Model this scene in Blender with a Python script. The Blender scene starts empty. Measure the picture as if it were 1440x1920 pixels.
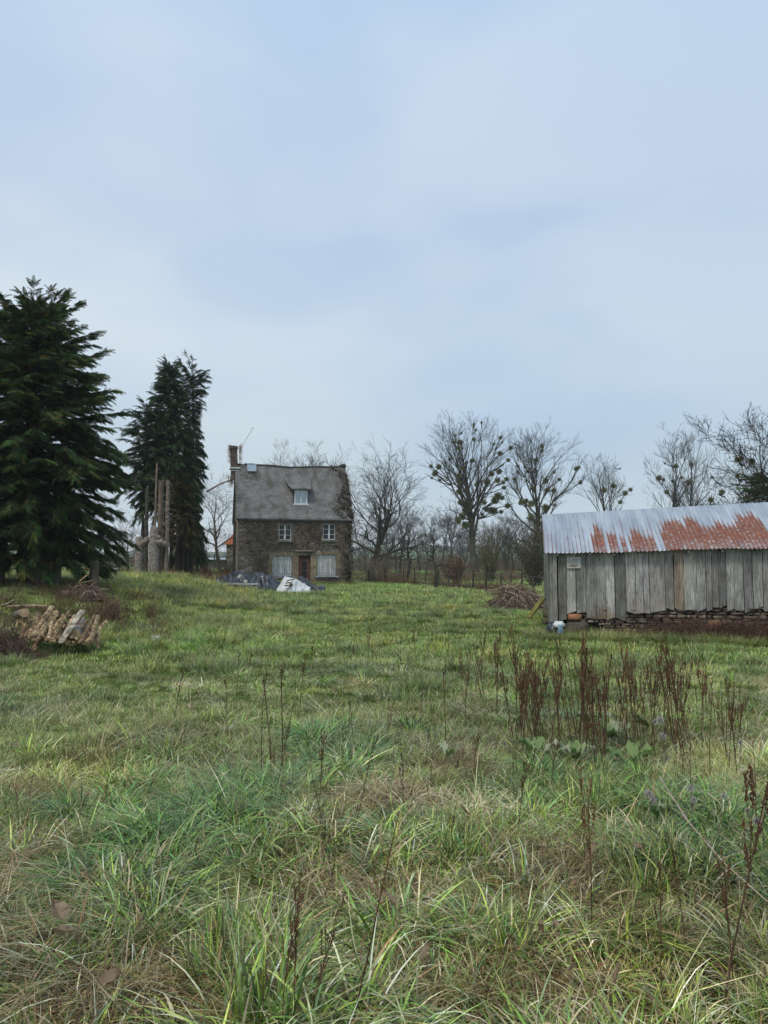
import bpy, math, random
import numpy as np
from mathutils import Vector

S = bpy.context.scene
COL = S.collection
R = math.radians
rng = np.random.default_rng(7)
CAMZ = 1.6
PITCH = R(4.05)

# ------------------------------------------------------------ camera
cam_data = bpy.data.cameras.new('camera')
cam = bpy.data.objects.new('camera', cam_data)
COL.objects.link(cam)
cam.location = (0, 0, CAMZ)
cam.rotation_euler = (R(90) + PITCH, 0, 0)
cam_data.sensor_fit = 'HORIZONTAL'
cam_data.sensor_width = 36
cam_data.lens = 36
cam_data.clip_start = 0.05
cam_data.clip_end = 6000
S.camera = cam

# ------------------------------------------------------------ world: overcast sky
SUN_EL, SUN_ROT = 58, 215
w = bpy.data.worlds.new('World'); S.world = w; w.use_nodes = True
nt = w.node_tree; nt.nodes.clear()
def N(nt, typ, **kw):
    n = nt.nodes.new(typ)
    for k, v in kw.items(): setattr(n, k, v)
    return n
def ramp(nt, fac, stops, interp='LINEAR'):
    n = nt.nodes.new('ShaderNodeValToRGB'); n.color_ramp.interpolation = interp
    e = n.color_ramp.elements
    while len(e) > 1: e.remove(e[-1])
    for i, (p, c) in enumerate(stops):
        if i == 0: x = e[0]; x.position = p
        else: x = e.new(p)
        x.color = (c[0], c[1], c[2], 1) if hasattr(c, '__len__') else (c, c, c, 1)
    if fac is not None: nt.links.new(fac, n.inputs[0])
    return n.outputs[0]
def mixc(nt, a, b, f, mode='MIX'):
    n = nt.nodes.new('ShaderNodeMix'); n.data_type = 'RGBA'; n.blend_type = mode
    for sock, val in ((n.inputs[0], f), (n.inputs[6], a), (n.inputs[7], b)):
        if isinstance(val, bpy.types.NodeSocket): nt.links.new(val, sock)
        elif hasattr(val, '__len__'): sock.default_value = (*val[:3], 1)
        else: sock.default_value = val if sock == n.inputs[0] else (val, val, val, 1)
    return n.outputs[2]
out = N(nt, 'ShaderNodeOutputWorld'); bg = N(nt, 'ShaderNodeBackground')
sky = N(nt, 'ShaderNodeTexSky'); sky.sky_type = 'NISHITA'; sky.sun_disc = False
sky.sun_elevation = R(SUN_EL); sky.sun_rotation = R(SUN_ROT)
tc = N(nt, 'ShaderNodeTexCoord'); sep = N(nt, 'ShaderNodeSeparateXYZ')
nt.links.new(tc.outputs['Generated'], sep.inputs[0])
mp = N(nt, 'ShaderNodeMapping'); nt.links.new(tc.outputs['Generated'], mp.inputs[0])
mp.inputs['Scale'].default_value = (1.0, 1.0, 2.3); mp.inputs['Location'].default_value = (1.27, .2, .62)
mp.inputs['Rotation'].default_value = (0, R(12), 0)
nz = N(nt, 'ShaderNodeTexNoise'); nz.inputs['Scale'].default_value = 1.9; nz.inputs['Detail'].default_value = 3
nz.inputs['Roughness'].default_value = .45; nz.inputs['Distortion'].default_value = .25
nt.links.new(mp.outputs[0], nz.inputs['Vector'])
grad_blue = ramp(nt, sep.outputs[2], [(0.0, (.56, .63, .70)), (.06, (.46, .56, .65)), (.13, (.385, .505, .635)), (.22, (.39, .52, .68)), (.42, (.34, .48, .68)), (.65, (.37, .53, .73)), (1, (.42, .57, .76))])
grad_pale = ramp(nt, sep.outputs[2], [(0.0, (.66, .70, .73)), (.07, (.54, .61, .67)), (.14, (.53, .61, .67)), (.28, (.63, .70, .75)), (.5, (.58, .66, .76)), (.8, (.52, .66, .80)), (1, (.52, .68, .82))])
cf = ramp(nt, nz.outputs[0], [(.36, 0.0), (.64, 1.0)], 'EASE')
# a broad slightly brighter band of cloud left of the middle
mr = N(nt, 'ShaderNodeMapRange'); mr.interpolation_type = 'SMOOTHSTEP'
nt.links.new(sep.outputs[0], mr.inputs[0])
mr.inputs[1].default_value = .42; mr.inputs[2].default_value = -.25; mr.inputs[3].default_value = .0; mr.inputs[4].default_value = .78
ad = N(nt, 'ShaderNodeMath', operation='MULTIPLY_ADD'); ad.use_clamp = True
nt.links.new(cf, ad.inputs[0]); ad.inputs[1].default_value = .55
mm = N(nt, 'ShaderNodeMath', operation='MULTIPLY'); nt.links.new(mr.outputs[0], mm.inputs[0]); mm.inputs[1].default_value = .55
nt.links.new(mm.outputs[0], ad.inputs[2])
clouds = mixc(nt, grad_blue, grad_pale, ad.outputs[0])
nsc = N(nt, 'ShaderNodeVectorMath', operation='SCALE'); nt.links.new(sky.outputs[0], nsc.inputs[0]); nsc.inputs['Scale'].default_value = .09
fin = mixc(nt, nsc.outputs[0], clouds, .92)
nt.links.new(fin, bg.inputs[0]); bg.inputs[1].default_value = 1.0
nt.links.new(bg.outputs[0], out.inputs[0])
sl = bpy.data.lights.new('sun', 'SUN'); sl.energy = 1.5; sl.angle = R(12); sl.color = (1, .93, .82)
so = bpy.data.objects.new('sun', sl); COL.objects.link(so)
az = R(SUN_ROT)
so.rotation_euler = Vector((math.sin(az)*math.cos(R(SUN_EL)), math.cos(az)*math.cos(R(SUN_EL)), math.sin(R(SUN_EL)))).to_track_quat('Z', 'Y').to_euler()
S.view_settings.view_transform = 'Standard'; S.view_settings.look = 'None'
S.view_settings.exposure = 0.26; S.view_settings.gamma = 1
S.cycles.max_bounces = 6; S.cycles.diffuse_bounces = 3; S.cycles.transparent_max_bounces = 6
S.cycles.volume_bounces = 1

# ------------------------------------------------------------ layout helpers
def ray(px, py):
    u = (px-720)/1440; v = (960-py)/1440
    return np.array([u, math.cos(PITCH)-v*math.sin(PITCH), math.sin(PITCH)+v*math.cos(PITCH)])
def P(px, py, Y):
    d = ray(px, py); t = Y/d[1]
    return np.array([d[0]*t, Y, CAMZ+d[2]*t])
def smooth(a, b, x):
    t = np.clip((x-a)/(b-a), 0, 1); return t*t*(3-2*t)
def vnoise(x, y, sc=1.0, seed=0):
    x = np.asarray(x, float)/sc+seed*17.3; y = np.asarray(y, float)/sc+seed*9.1
    xi = np.floor(x); yi = np.floor(y); fx = x-xi; fy = y-yi
    fx = fx*fx*(3-2*fx); fy = fy*fy*(3-2*fy)
    def h(a, b):
        v = np.sin(a*127.1+b*311.7+seed*74.7)*43758.5453
        return v-np.floor(v)
    return (h(xi, yi)*(1-fx)+h(xi+1, yi)*fx)*(1-fy)+(h(xi, yi+1)*(1-fx)+h(xi+1, yi+1)*fx)*fy
GY = [-40, 0, 18, 40, 56, 95, 150, 250, 400, 700, 1050]
GZ = [0, -.02, .0, .2, .27, .42, .95, 3.2, 7, 14, 20]
def ground(X, Y):
    X = np.asarray(X, float); Y = np.asarray(Y, float)
    z = np.interp(Y, GY, GZ)
    z = z+.86*smooth(4.6, 13, -X)*smooth(12, 27, Y)*(1-.3*smooth(80, 130, Y))
    z = z+.10*(vnoise(X, Y, 2.3, 1)-.5)*(1-smooth(60, 90, Y)) + .07*(vnoise(X, Y, .8, 2)-.5)*(1-smooth(14, 30, Y))
    z = z-.12*smooth(6.5, 9.5, X)*(1-smooth(20, 30, Y))*smooth(8, 14, Y)
    far = smooth(220, 700, Y)
    z = z+far*(vnoise(X, Y, 330, 3)-.5)*16*smooth(300, 900, Y)
    return z
HUM = np.random.default_rng(99)
HX = HUM.uniform(-.62, .62, 420); HY = np.sqrt(HUM.uniform(16, 40**2, 420)); HX = HX*HY; HS = HUM.uniform(.25, .7, 420)
def gz(x, y): return float(ground(x, y))
def G(px, py):
    d = ray(px, py); o = np.array([0, 0, CAMZ]); t = 1.0
    while t < 400:
        p = o+d*t
        if p[2] < gz(p[0], p[1]): break
        t *= 1.004
    return p[0], p[1]

# ------------------------------------------------------------ mesh helpers
class MB:
    def __init__(s): s.v = []; s.f = []; s.c = []; s.n = 0
    def add(s, V, F, c=None):
        V = np.asarray(V, float).reshape(-1, 3); F = np.asarray(F, int)
        s.v.append(V); s.f.append(F+s.n)
        if c is None: c = (1, 1, 1)
        c = np.asarray(c, float)
        if c.ndim == 1: c = np.tile(c, (len(V), 1))
        s.c.append(c); s.n += len(V); return s
    def tubes(s, Pn, Rd, sides=3, c=None, cap=False):
        Pn = np.asarray(Pn, float); Rd = np.asarray(Rd, float)
        if Pn.ndim == 2: Pn = Pn[None]; Rd = Rd[None]
        M, n, _ = Pn.shape
        t = np.gradient(Pn, axis=1); t /= np.linalg.norm(t, axis=2, keepdims=True)+1e-9
        mean = np.abs(Pn[:, -1]-Pn[:, 0]); mean /= np.linalg.norm(mean, axis=1, keepdims=True)+1e-9
        ref = np.where(mean[:, 2:3] > .75, np.array([[1., .13, 0]]), np.array([[0, .1, 1.]]))[:, None, :]
        a = np.cross(t, np.broadcast_to(ref, t.shape)); a /= np.linalg.norm(a, axis=2, keepdims=True)+1e-9
        b = np.cross(t, a)
        th = np.arange(sides)*2*math.pi/sides
        V = Pn[:, :, None, :]+Rd[:, :, None, None]*(np.cos(th)[None, None, :, None]*a[:, :, None, :]+np.sin(th)[None, None, :, None]*b[:, :, None, :])
        idx = np.arange(M*n*sides).reshape(M, n, sides)
        nx = np.roll(idx, -1, axis=2)
        F = np.stack([idx[:, :-1], nx[:, :-1], nx[:, 1:], idx[:, 1:]], axis=-1).reshape(-1, 4)
        if c is not None:
            c = np.asarray(c, float)
            if c.ndim == 2: c = np.repeat(c, n*sides, axis=0)
        s.add(V.reshape(-1, 3), F, c)
        if cap:
            for m in range(M):
                k = s.n
                for e, rev in ((0, 0), (n-1, 1)):
                    ctr = Pn[m, e]; ring = V[m, e]
                    tri = [[0, 1+j, 1+(j+1) % sides] for j in range(sides)]
                    cc = None if c is None else (c if c.ndim == 1 else c[m*n*sides])
                    s.add(np.vstack([ctr[None], ring]), np.array([[t_[0], t_[1], t_[2], t_[0]] for t_ in tri])[:, :3] if False else np.array(tri), cc)
        return s
    def box(s, c, d, rz=0, rot=None, jit=0, col=None):
        x, y, z = d[0]/2, d[1]/2, d[2]/2
        V = np.array([[-x, -y, -z], [x, -y, -z], [x, y, -z], [-x, y, -z], [-x, -y, z], [x, -y, z], [x, y, z], [-x, y, z]])
        if jit: V = V+rng.uniform(-jit, jit, V.shape)
        if rot is not None: V = V@np.asarray(rot).T
        elif rz:
            cs, sn = math.cos(rz), math.sin(rz); V = V@np.array([[cs, -sn, 0], [sn, cs, 0], [0, 0, 1]]).T
        return s.add(V+np.asarray(c), [[0, 3, 2, 1], [4, 5, 6, 7], [0, 1, 5, 4], [1, 2, 6, 5], [2, 3, 7, 6], [3, 0, 4, 7]], col)
    def scatter(s, V, F, M3, T, c=None):
        """copies of verts V (n,3) with matrices M3 (k,3,3) and offsets T (k,3); c is (k,3) or (n,3)"""
        k = len(T); n = len(V)
        W = np.einsum('kij,nj->kni', M3, V)+T[:, None, :]
        FF = (np.asarray(F)[None]+(np.arange(k)*n)[:, None, None]).reshape(-1, np.asarray(F).shape[1])
        if c is not None:
            c = np.asarray(c, float)
            c = np.repeat(c, n, axis=0) if len(c) == k else np.tile(c, (k, 1))
        return s.add(W.reshape(-1, 3), FF, c)
    def mesh(s, name, mat, smooth_=False):
        me = bpy.data.meshes.new(name)
        V = np.concatenate(s.v); C = np.concatenate(s.c)
        loops = np.concatenate([f.ravel() for f in s.f])
        tot = np.concatenate([np.full(len(f), f.shape[1]) for f in s.f])
        st = np.concatenate([[0], np.cumsum(tot)[:-1]])
        me.vertices.add(len(V)); me.vertices.foreach_set('co', V.ravel().astype(np.float32))
        me.loops.add(len(loops)); me.loops.foreach_set('vertex_index', loops.astype(np.int32))
        me.polygons.add(len(tot)); me.polygons.foreach_set('loop_start', st.astype(np.int32))
        me.polygons.foreach_set('loop_total', tot.astype(np.int32))
        a = me.color_attributes.new('Col', 'FLOAT_COLOR', 'POINT')
        a.data.foreach_set('color', np.hstack([C, np.ones((len(C), 1))]).ravel().astype(np.float32))
        me.polygons.foreach_set('use_smooth', np.full(len(tot), bool(smooth_)))
        me.update(calc_edges=True); me.materials.append(mat)
        return me
    def build(s, name, mat, parent=None, smooth_=False, label=None):
        o = bpy.data.objects.new(name, s.mesh(name, mat, smooth_)); COL.objects.link(o)
        if parent is not None: o.parent = parent
        if label: o['label'] = label
        return o
def thing(name, label, cat, loc=(0, 0, 0), rz=0, group=None):
    o = bpy.data.objects.new(name, None); COL.objects.link(o)
    o.empty_display_size = .2
    o.location = loc; o.rotation_euler = (0, 0, rz)
    return tag(o, label, cat, group)
def tag(o, label, cat=None, group=None, kind=None):
    if label: o['label'] = label
    if cat: o['category'] = cat
    if group: o['group'] = group
    if kind: o['kind'] = kind
    return o
def dup(root, loc=None, rz=None, sc=None, label=None, group=None):
    def cp(o, par):
        c = o.copy(); COL.objects.link(c)
        if par is not None: c.parent = par
        for ch in kids.get(o.name, []): cp(ch, c)
        return c
    kids = {}
    st = [root]
    while st:
        q = st.pop(); kids[q.name] = list(q.children); st += kids[q.name]
    c = cp(root, None)
    if loc is not None: c.location = loc
    if rz is not None: c.rotation_euler = (0, 0, rz)
    if sc is not None: c.scale = (sc, sc, sc) if not hasattr(sc, '__len__') else sc
    if label: c['label'] = label
    if group: c['group'] = group
    return c
def rotz(a):
    c, s_ = np.cos(a), np.sin(a); z = np.zeros_like(c); o = np.ones_like(c)
    return np.stack([np.stack([c, -s_, z], -1), np.stack([s_, c, z], -1), np.stack([z, z, o], -1)], -2)
def frames(d, up=None):
    """matrices whose x axis is d, z roughly up"""
    d = d/np.linalg.norm(d, axis=1, keepdims=True)
    if up is None: up = np.tile([0, 0, 1.], (len(d), 1))
    y = np.cross(up, d); y /= np.linalg.norm(y, axis=1, keepdims=True)+1e-9
    z = np.cross(d, y)
    return np.stack([d, y, z], -1)

# ------------------------------------------------------------ materials
def mat(name, rough=.85, spec=.25):
    m = bpy.data.materials.new(name); m.use_nodes = True
    t = m.node_tree; b = t.nodes['Principled BSDF']
    b.inputs['Roughness'].default_value = rough; b.inputs['Specular IOR Level'].default_value = spec
    return m, t, b
def noise(t, scale, detail=4, vec=None, rough=.6, stretch=None, coord='Object', dist=0):
    n = N(t, 'ShaderNodeTexNoise'); n.inputs['Scale'].default_value = scale; n.inputs['Detail'].default_value = detail
    n.inputs['Roughness'].default_value = rough; n.inputs['Distortion'].default_value = dist
    if vec is None:
        tcn = N(t, 'ShaderNodeTexCoord'); vec = tcn.outputs[coord]
    if stretch:
        m_ = N(t, 'ShaderNodeMapping'); m_.inputs['Scale'].default_value = stretch; t.links.new(vec, m_.inputs[0]); vec = m_.outputs[0]
    t.links.new(vec, n.inputs['Vector']); return n.outputs[0]
def vcol(t, name='Col', typ='GEOMETRY'):
    a = N(t, 'ShaderNodeAttribute'); a.attribute_name = name; a.attribute_type = typ; return a.outputs['Color']
def bump(t, b, h, strength=.5, dist=.02):
    n = N(t, 'ShaderNodeBump'); n.inputs['Strength'].default_value = strength; n.inputs['Distance'].default_value = dist
    t.links.new(h, n.inputs['Height']); t.links.new(n.outputs[0], b.inputs['Normal'])
def simple(name, stops, scale=3, rough=.85, spec=.2, bmp=.3, bd=.02, use_col=True, stretch=None, detail=5):
    m, t, b = mat(name, rough, spec)
    n = noise(t, scale, detail, stretch=stretch)
    c = ramp(t, n, stops)
    if use_col: c = mixc(t, c, vcol(t), 1.0, 'MULTIPLY')
    t.links.new(c, b.inputs['Base Color'])
    if bmp: bump(t, b, n, bmp, bd)
    return m
def leafy(name, transl=.3, tint=False, rough=.6, var=True, spec=.25):
    m, t, b = mat(name, rough, spec)
    c = vcol(t)
    if var: c = mixc(t, c, ramp(t, noise(t, 1.3, 3), [(.3, .65), (.7, 1.25)]), 1.0, 'MULTIPLY')
    if tint: c = mixc(t, c, vcol(t, 'tint', 'INSTANCER'), 1.0, 'MULTIPLY')
    t.links.new(c, b.inputs['Base Color'])
    tr = N(t, 'ShaderNodeBsdfTranslucent'); t.links.new(c, tr.inputs[0])
    ms = N(t, 'ShaderNodeMixShader'); ms.inputs[0].default_value = transl
    t.links.new(b.outputs[0], ms.inputs[1]); t.links.new(tr.outputs[0], ms.inputs[2])
    t.links.new(ms.outputs[0], t.nodes['Material Output'].inputs[0])
    return m
M = {}
M['grass'] = leafy('grass_blade', .05, True, .38, False, .5)
M['conifer'] = leafy('conifer_needles', .12, False, .7, True, .08)
M['leaf'] = leafy('leaf', .25, False, .5)
M['bark'] = simple('bark', [(.3, (.035, .030, .025)), (.6, (.10, .085, .070)), (.8, (.17, .15, .125))], 4, .95, .1, .8, .05, stretch=(1, 1, .25))
M['barkgreen'] = simple('mossy_bark', [(.3, (.03, .03, .022)), (.55, (.085, .078, .06)), (.8, (.12, .13, .075))], 4, .95, .1, .6, .05)
M['paletrunk'] = simple('pale_stripped_bark', [(.3, (.09, .07, .058)), (.48, (.24, .20, .17)), (.6, (.33, .285, .245)), (.8, (.46, .41, .37))], 6, .9, .15, .9, .06, stretch=(1, 1, 1.6), detail=8)
M['twig'] = simple('dry_twig', [(.3, (.15, .115, .09)), (.7, (.33, .275, .225))], 4, .9, .1, 0)
M['stalk'] = simple('dock_stalk', [(.3, (.045, .028, .02)), (.7, (.13, .075, .05))], 6, .9, .1, 0)
M['seed'] = simple('dock_seed', [(.3, (.075, .042, .026)), (.7, (.25, .135, .075))], 9, .9, .1, 0)

# ground
m, t, b = mat('meadow_ground', 1.0, .05)
geo = N(t, 'ShaderNodeNewGeometry')
n1 = noise(t, .35, 5, geo.outputs['Position']); n2 = noise(t, 3.5, 6, geo.outputs['Position'], .7); n3 = noise(t, 22, 4, geo.outputs['Position'], .7)
c1 = ramp(t, n2, [(.28, (.03, .02, .012)), (.45, (.04, .032, .016)), (.6, (.05, .055, .02)), (.78, (.10, .07, .035))])  # brown soil close by, darkened so gaps between blades read as shade
spg0 = N(t, 'ShaderNodeSeparateXYZ'); t.links.new(geo.outputs['Position'], spg0.inputs[0]); fr0 = N(t, 'ShaderNodeMapRange'); t.links.new(spg0.outputs[1], fr0.inputs[0]); fr0.inputs[1].default_value = 5; fr0.inputs[2].default_value = 9
c1 = mixc(t, c1, ramp(t, n2, [(.28, (.06, .06, .022)), (.5, (.085, .125, .028)), (.75, (.14, .17, .05))]), fr0.outputs[0])
c2 = ramp(t, n1, [(.35, (.75, .85, .8)), (.65, (1.25, 1.2, 1.0))])
c = mixc(t, c1, c2, 1, 'MULTIPLY')
c = mixc(t, c, ramp(t, n3, [(.3, .45), (.7, 1.4)]), 1, 'MULTIPLY')
spg = N(t, 'ShaderNodeSeparateXYZ'); t.links.new(geo.outputs['Position'], spg.inputs[0])
fr = N(t, 'ShaderNodeMapRange'); t.links.new(spg.outputs[1], fr.inputs[0]); fr.inputs[1].default_value = 42; fr.inputs[2].default_value = 62
nf = noise(t, .05, 5, geo.outputs['Position'])
pas = ramp(t, nf, [(.3, (.12, .20, .045)), (.5, (.15, .26, .055)), (.7, (.19, .26, .08))])
pas = mixc(t, pas, ramp(t, n2, [(.3, .7), (.7, 1.25)]), 1, 'MULTIPLY')
# wooded hillside further off
fr2 = N(t, 'ShaderNodeMapRange'); t.links.new(spg.outputs[1], fr2.inputs[0]); fr2.inputs[1].default_value = 230; fr2.inputs[2].default_value = 330
hill = ramp(t, noise(t, .012, 5, geo.outputs['Position'], .65), [(.42, (.10, .11, .095)), (.52, (.15, .19, .12)), (.62, (.18, .24, .13))])
pas = mixc(t, pas, hill, fr2.outputs[0])
c = mixc(t, c, pas, fr.outputs[0])
t.links.new(c, b.inputs['Base Color']); bump(t, b, n3, .9, .06)
M['ground'] = m

# ------------------------------------------------------------ ground
yy = np.concatenate([np.linspace(-12, 0, 20), np.linspace(.2, 14, 110), 14+np.cumsum(np.geomspace(.15, 60, 190))])
yy = yy[yy < 1050]
ux = np.linspace(-1, 1, 321); xx = np.sign(ux)*(np.abs(ux)*22+np.abs(ux)**5*780)
GX, GYY = np.meshgrid(xx, yy); GZZ = ground(GX, GYY)
nr, nc = GX.shape
idx = np.arange(nr*nc).reshape(nr, nc)
F = np.stack([idx[:-1, :-1], idx[:-1, 1:], idx[1:, 1:], idx[1:, :-1]], -1).reshape(-1, 4)
g = MB().add(np.stack([GX, GYY, GZZ], -1).reshape(-1, 3), F).build('ground', M['ground'], smooth_=True)
tag(g, None, kind='structure')

# ------------------------------------------------------------ stone house
L0 = P(446, 1062, 54.5); HA = R(13.5)
HW, HD, HH = 8.13, 6.6, 0
HL = np.array([L0[0], 54.5])
hu = np.array([math.cos(HA), math.sin(HA)]); hv = np.array([-math.sin(HA), math.cos(HA)])
HZ = .27
house = thing('stone_house', 'old two storey rubble stone house with sagging slate roof and closed shutters', 'house', (HL[0], HL[1], HZ), HA)
def HP(px, py, off=0):
    """pixel -> (s, z) on the front plane pushed out by off"""
    d = ray(px, py); n_ = hv; o = HL-hv*off
    t_ = (o@n_)/(d[:2]@n_); p = d*t_
    return float((p[:2]-HL)@hu), float(p[2]+CAMZ-HZ)
EZ = HP(550, 969)[1]
def rect(px0, py0, px1, py1):
    a = HP(px0, py0); b_ = HP(px1, py1); return a[0], b_[1], b_[0], a[1]   # s0,z0,s1,z1
wl = rect(523, 983, 546, 1013); wr = rect(606, 982, 628.5, 1012)
sl_ = rect(511, 1042, 547, 1081); sr_ = rect(595, 1040, 630, 1079.5)
dr = rect(560, 1041, 582, 1096); dr = (dr[0], .02, dr[2], dr[3])
M['stone'], t, b = mat('rubble_stone', .95, .1)
tcn = N(t, 'ShaderNodeTexCoord'); mpn = N(t, 'ShaderNodeMapping'); t.links.new(tcn.outputs['Object'], mpn.inputs[0]); mpn.inputs['Scale'].default_value = (2.6, 2.6, 6.5)
wn = N(t, 'ShaderNodeTexNoise'); t.links.new(mpn.outputs[0], wn.inputs['Vector']); wn.inputs['Scale'].default_value = 1.3
wv = mixc(t, mpn.outputs[0], wn.outputs['Color'], .22)
vo = N(t, 'ShaderNodeTexVoronoi'); vo.feature = 'DISTANCE_TO_EDGE'; t.links.new(wv, vo.inputs['Vector']); vo.inputs['Scale'].default_value = 1.35
vc = N(t, 'ShaderNodeTexVoronoi'); t.links.new(wv, vc.inputs['Vector']); vc.inputs['Scale'].default_value = 1.35
sc_ = N(t, 'ShaderNodeSeparateXYZ'); t.links.new(vc.outputs['Color'], sc_.inputs[0])
stc = ramp(t, sc_.outputs[0], [(0, (.10, .09, .078)), (.35, (.16, .143, .122)), (.6, (.23, .20, .168)), (.85, (.16, .156, .148)), (1, (.38, .355, .32))])
stc = mixc(t, stc, ramp(t, noise(t, 14, 4), [(.3, .6), (.7, 1.35)]), 1, 'MULTIPLY')
mort = ramp(t, vo.outputs[0], [(.02, 1.0), (.09, 0.0)])
stc = mixc(t, stc, (.085, .072, .055), mort)
stc = mixc(t, stc, ramp(t, noise(t, .55, 4), [(.35, (.62, .56, .50)), (.65, (1.15, 1.12, 1.1))]), 1, 'MULTIPLY')
stc = mixc(t, stc, (1.45, 1.43, 1.40), 1, 'MULTIPLY'); stc = mixc(t, stc, vcol(t), 1, 'MULTIPLY')
t.links.new(stc, b.inputs['Base Color']); bump(t, b, vo.outputs[0], .8, .05)
M['ochre'] = simple('ochre_dressed_stone', [(.3, (.19, .145, .10)), (.6, (.29, .235, .165)), (.8, (.36, .31, .24))], 5, .9, .1, .5, .02)
M['slate'], t, b = mat('weathered_slate', .8, .3)
br = N(t, 'ShaderNodeTexBrick'); tcn = N(t, 'ShaderNodeTexCoord'); t.links.new(tcn.outputs['UV'], br.inputs['Vector'])
br.inputs['Scale'].default_value = 1; br.inputs['Brick Width'].default_value = .24; br.inputs['Row Height'].default_value = .14; br.inputs['Mortar Size'].default_value = .008
br.inputs['Color1'].default_value = (.15, .145, .14, 1); br.inputs['Color2'].default_value = (.22, .21, .20, 1); br.inputs['Mortar'].default_value = (.05, .05, .05, 1)
sc1 = mixc(t, br.outputs[0], ramp(t, noise(t, 1.1, 6, rough=.65), [(.3, (.55, .55, .53)), (.5, (.95, .95, .95)), (.7, (1.25, 1.22, 1.2))]), 1, 'MULTIPLY')
sc1 = mixc(t, sc1, (.30, .29, .28), ramp(t, noise(t, 9, 5, rough=.8), [(.62, 0.0), (.85, .6)]))
sc1 = mixc(t, sc1, (.07, .065, .045), ramp(t, noise(t, .9, 5, stretch=(1.6, 1, .5)), [(.48, 0.0), (.66, .8)]))
t.links.new(sc1, b.inputs['Base Color']); bump(t, b, br.outputs['Fac'], -.4, .02)
M['shutter'] = simple('peeling_white_paint', [(.28, (.16, .15, .14)), (.4, (.36, .36, .35)), (.55, (.52, .53, .52)), (.8, (.62, .63, .62))], 7, .8, .2, .3, .01, stretch=(2.5, 1, .35), detail=8)
M['white'] = simple('white_window_paint', [(.3, (.55, .56, .56)), (.7, (.72, .73, .73))], 4, .6, .3, 0)
M['reddoor'] = simple('red_brown_door_paint', [(.3, (.10, .038, .026)), (.7, (.17, .065, .045))], 5, .55, .35, .1, .005)
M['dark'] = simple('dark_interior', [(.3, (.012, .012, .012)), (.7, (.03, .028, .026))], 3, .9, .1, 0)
M['glass'], t, b = mat('window_glass', .15, .35); b.inputs['Base Color'].default_value = (.02, .024, .028, 1); bump(t, b, noise(t, 2, 2), .05, .02)
M['skyglass'], t, b = mat('sky_reflecting_glass', .35, 1); b.inputs['Base Color'].default_value = (.33, .38, .43, 1); b.inputs['Metallic'].default_value = .7
M['zinc'] = simple('zinc', [(.3, (.22, .24, .26)), (.7, (.38, .40, .43))], 3, .5, .5, .1)
M['fascia'] = simple('fascia_wood', [(.3, (.05, .045, .04)), (.7, (.11, .10, .09))], 4, .9, .1, .2, stretch=(.3, 1, 1))

def wall_holes(mb, s0, s1, z0, z1, holes, y0, y1, col=None):
    xs = sorted({s0, s1, *[h[0] for h in holes], *[h[2] for h in holes]})
    for a_, b_ in zip(xs[:-1], xs[1:]):
        cuts = sorted([(h[1], h[3]) for h in holes if h[0] <= a_+1e-6 and h[2] >= b_-1e-6])
        z = z0
        for c0, c1_ in cuts+[(z1, z1)]:
            if c0 > z+1e-4: mb.box(((a_+b_)/2, (y0+y1)/2, (z+c0)/2), (b_-a_, y1-y0, c0-z), col=col)
            z = max(z, c1_)
holes = [wl, wr, sl_, sr_, dr]
wmb = MB(); wall_holes(wmb, 0, HW, -.7, EZ, holes, 0, .5)
for y_ in (0, ):
    pass
wmb.box((.25, HD/2+.25, (EZ-.7)/2), (.5, HD-.5, EZ+.7)); wmb.box((HW-.25, HD/2+.25, (EZ-.7)/2), (.5, HD-.5, EZ+.7))
wmb.box((HW/2, HD-.25, (EZ-.7)/2), (HW-1, .498, EZ+.7))
# gables
RZ = EZ+4.22
for s_ in (.02, HW-.42):
    V = [[s_, .05, EZ], [s_, HD-.05, EZ], [s_, HD/2, RZ-.12], [s_+.4, .05, EZ], [s_+.4, HD-.05, EZ], [s_+.4, HD/2, RZ-.12]]
    wmb.add(V, [[0, 2, 1], [3, 4, 5]]); wmb.add(V, [[0, 3, 5, 2], [1, 2, 5, 4]])
wmb.build('wall', M['stone'], house)
# near-black sheet that paints in the unlit room behind the openings
MB().box((HW/2, 1.2, EZ/2), (HW-1.1, .06, EZ-.1)).build('dark_room_sheet', M['dark'], house)
# ochre dressed surrounds: irregular blocks 3cm proud
def surround(h, wd=.28, top=.3, bot=False):
    s0, z0, s1, z1 = h; mb = MB()
    z = z0
    while z < z1-.02:
        hh = min(rng.uniform(.22, .38), z1-z)
        for sd in (0, 1):
            ww = wd*rng.uniform(.8, 1.25)
            cx = s0-ww/2 if sd == 0 else s1+ww/2
            k = rng.uniform(.75, 1.15)
            mb.box((cx, .07, z+hh/2), (ww-.012, .2, hh-.014), jit=.008, col=(k, k*rng.uniform(.92, 1.02), k*.95))
        z += hh
    mb.box(((s0+s1)/2, .068, z1+top/2), (s1-s0+2*wd*.9, .205, top), jit=.008, col=(.95, .95, .95))
    return mb
for h, nm in ((sl_, 'window_surround'), (sr_, 'window_surround'), (dr, 'door_surround')):
    surround(h, .34 if nm[0] == 'w' else .36, .2).build(nm, M['ochre'], house)
MB().box(((dr[0]+dr[2])/2, -.04, dr[3]+.32), (1.45, .3, .09), jit=.01).build('door_hood', M['ochre'], house)
for h in (wl, wr):
    mb = surround(h, .12, .1); mb.box(((h[0]+h[2])/2, -.02, h[1]-.08), (h[2]-h[0]+.3, .35, .14), jit=.01)
    mb.build('window_surround', M['stone'], house)
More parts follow.
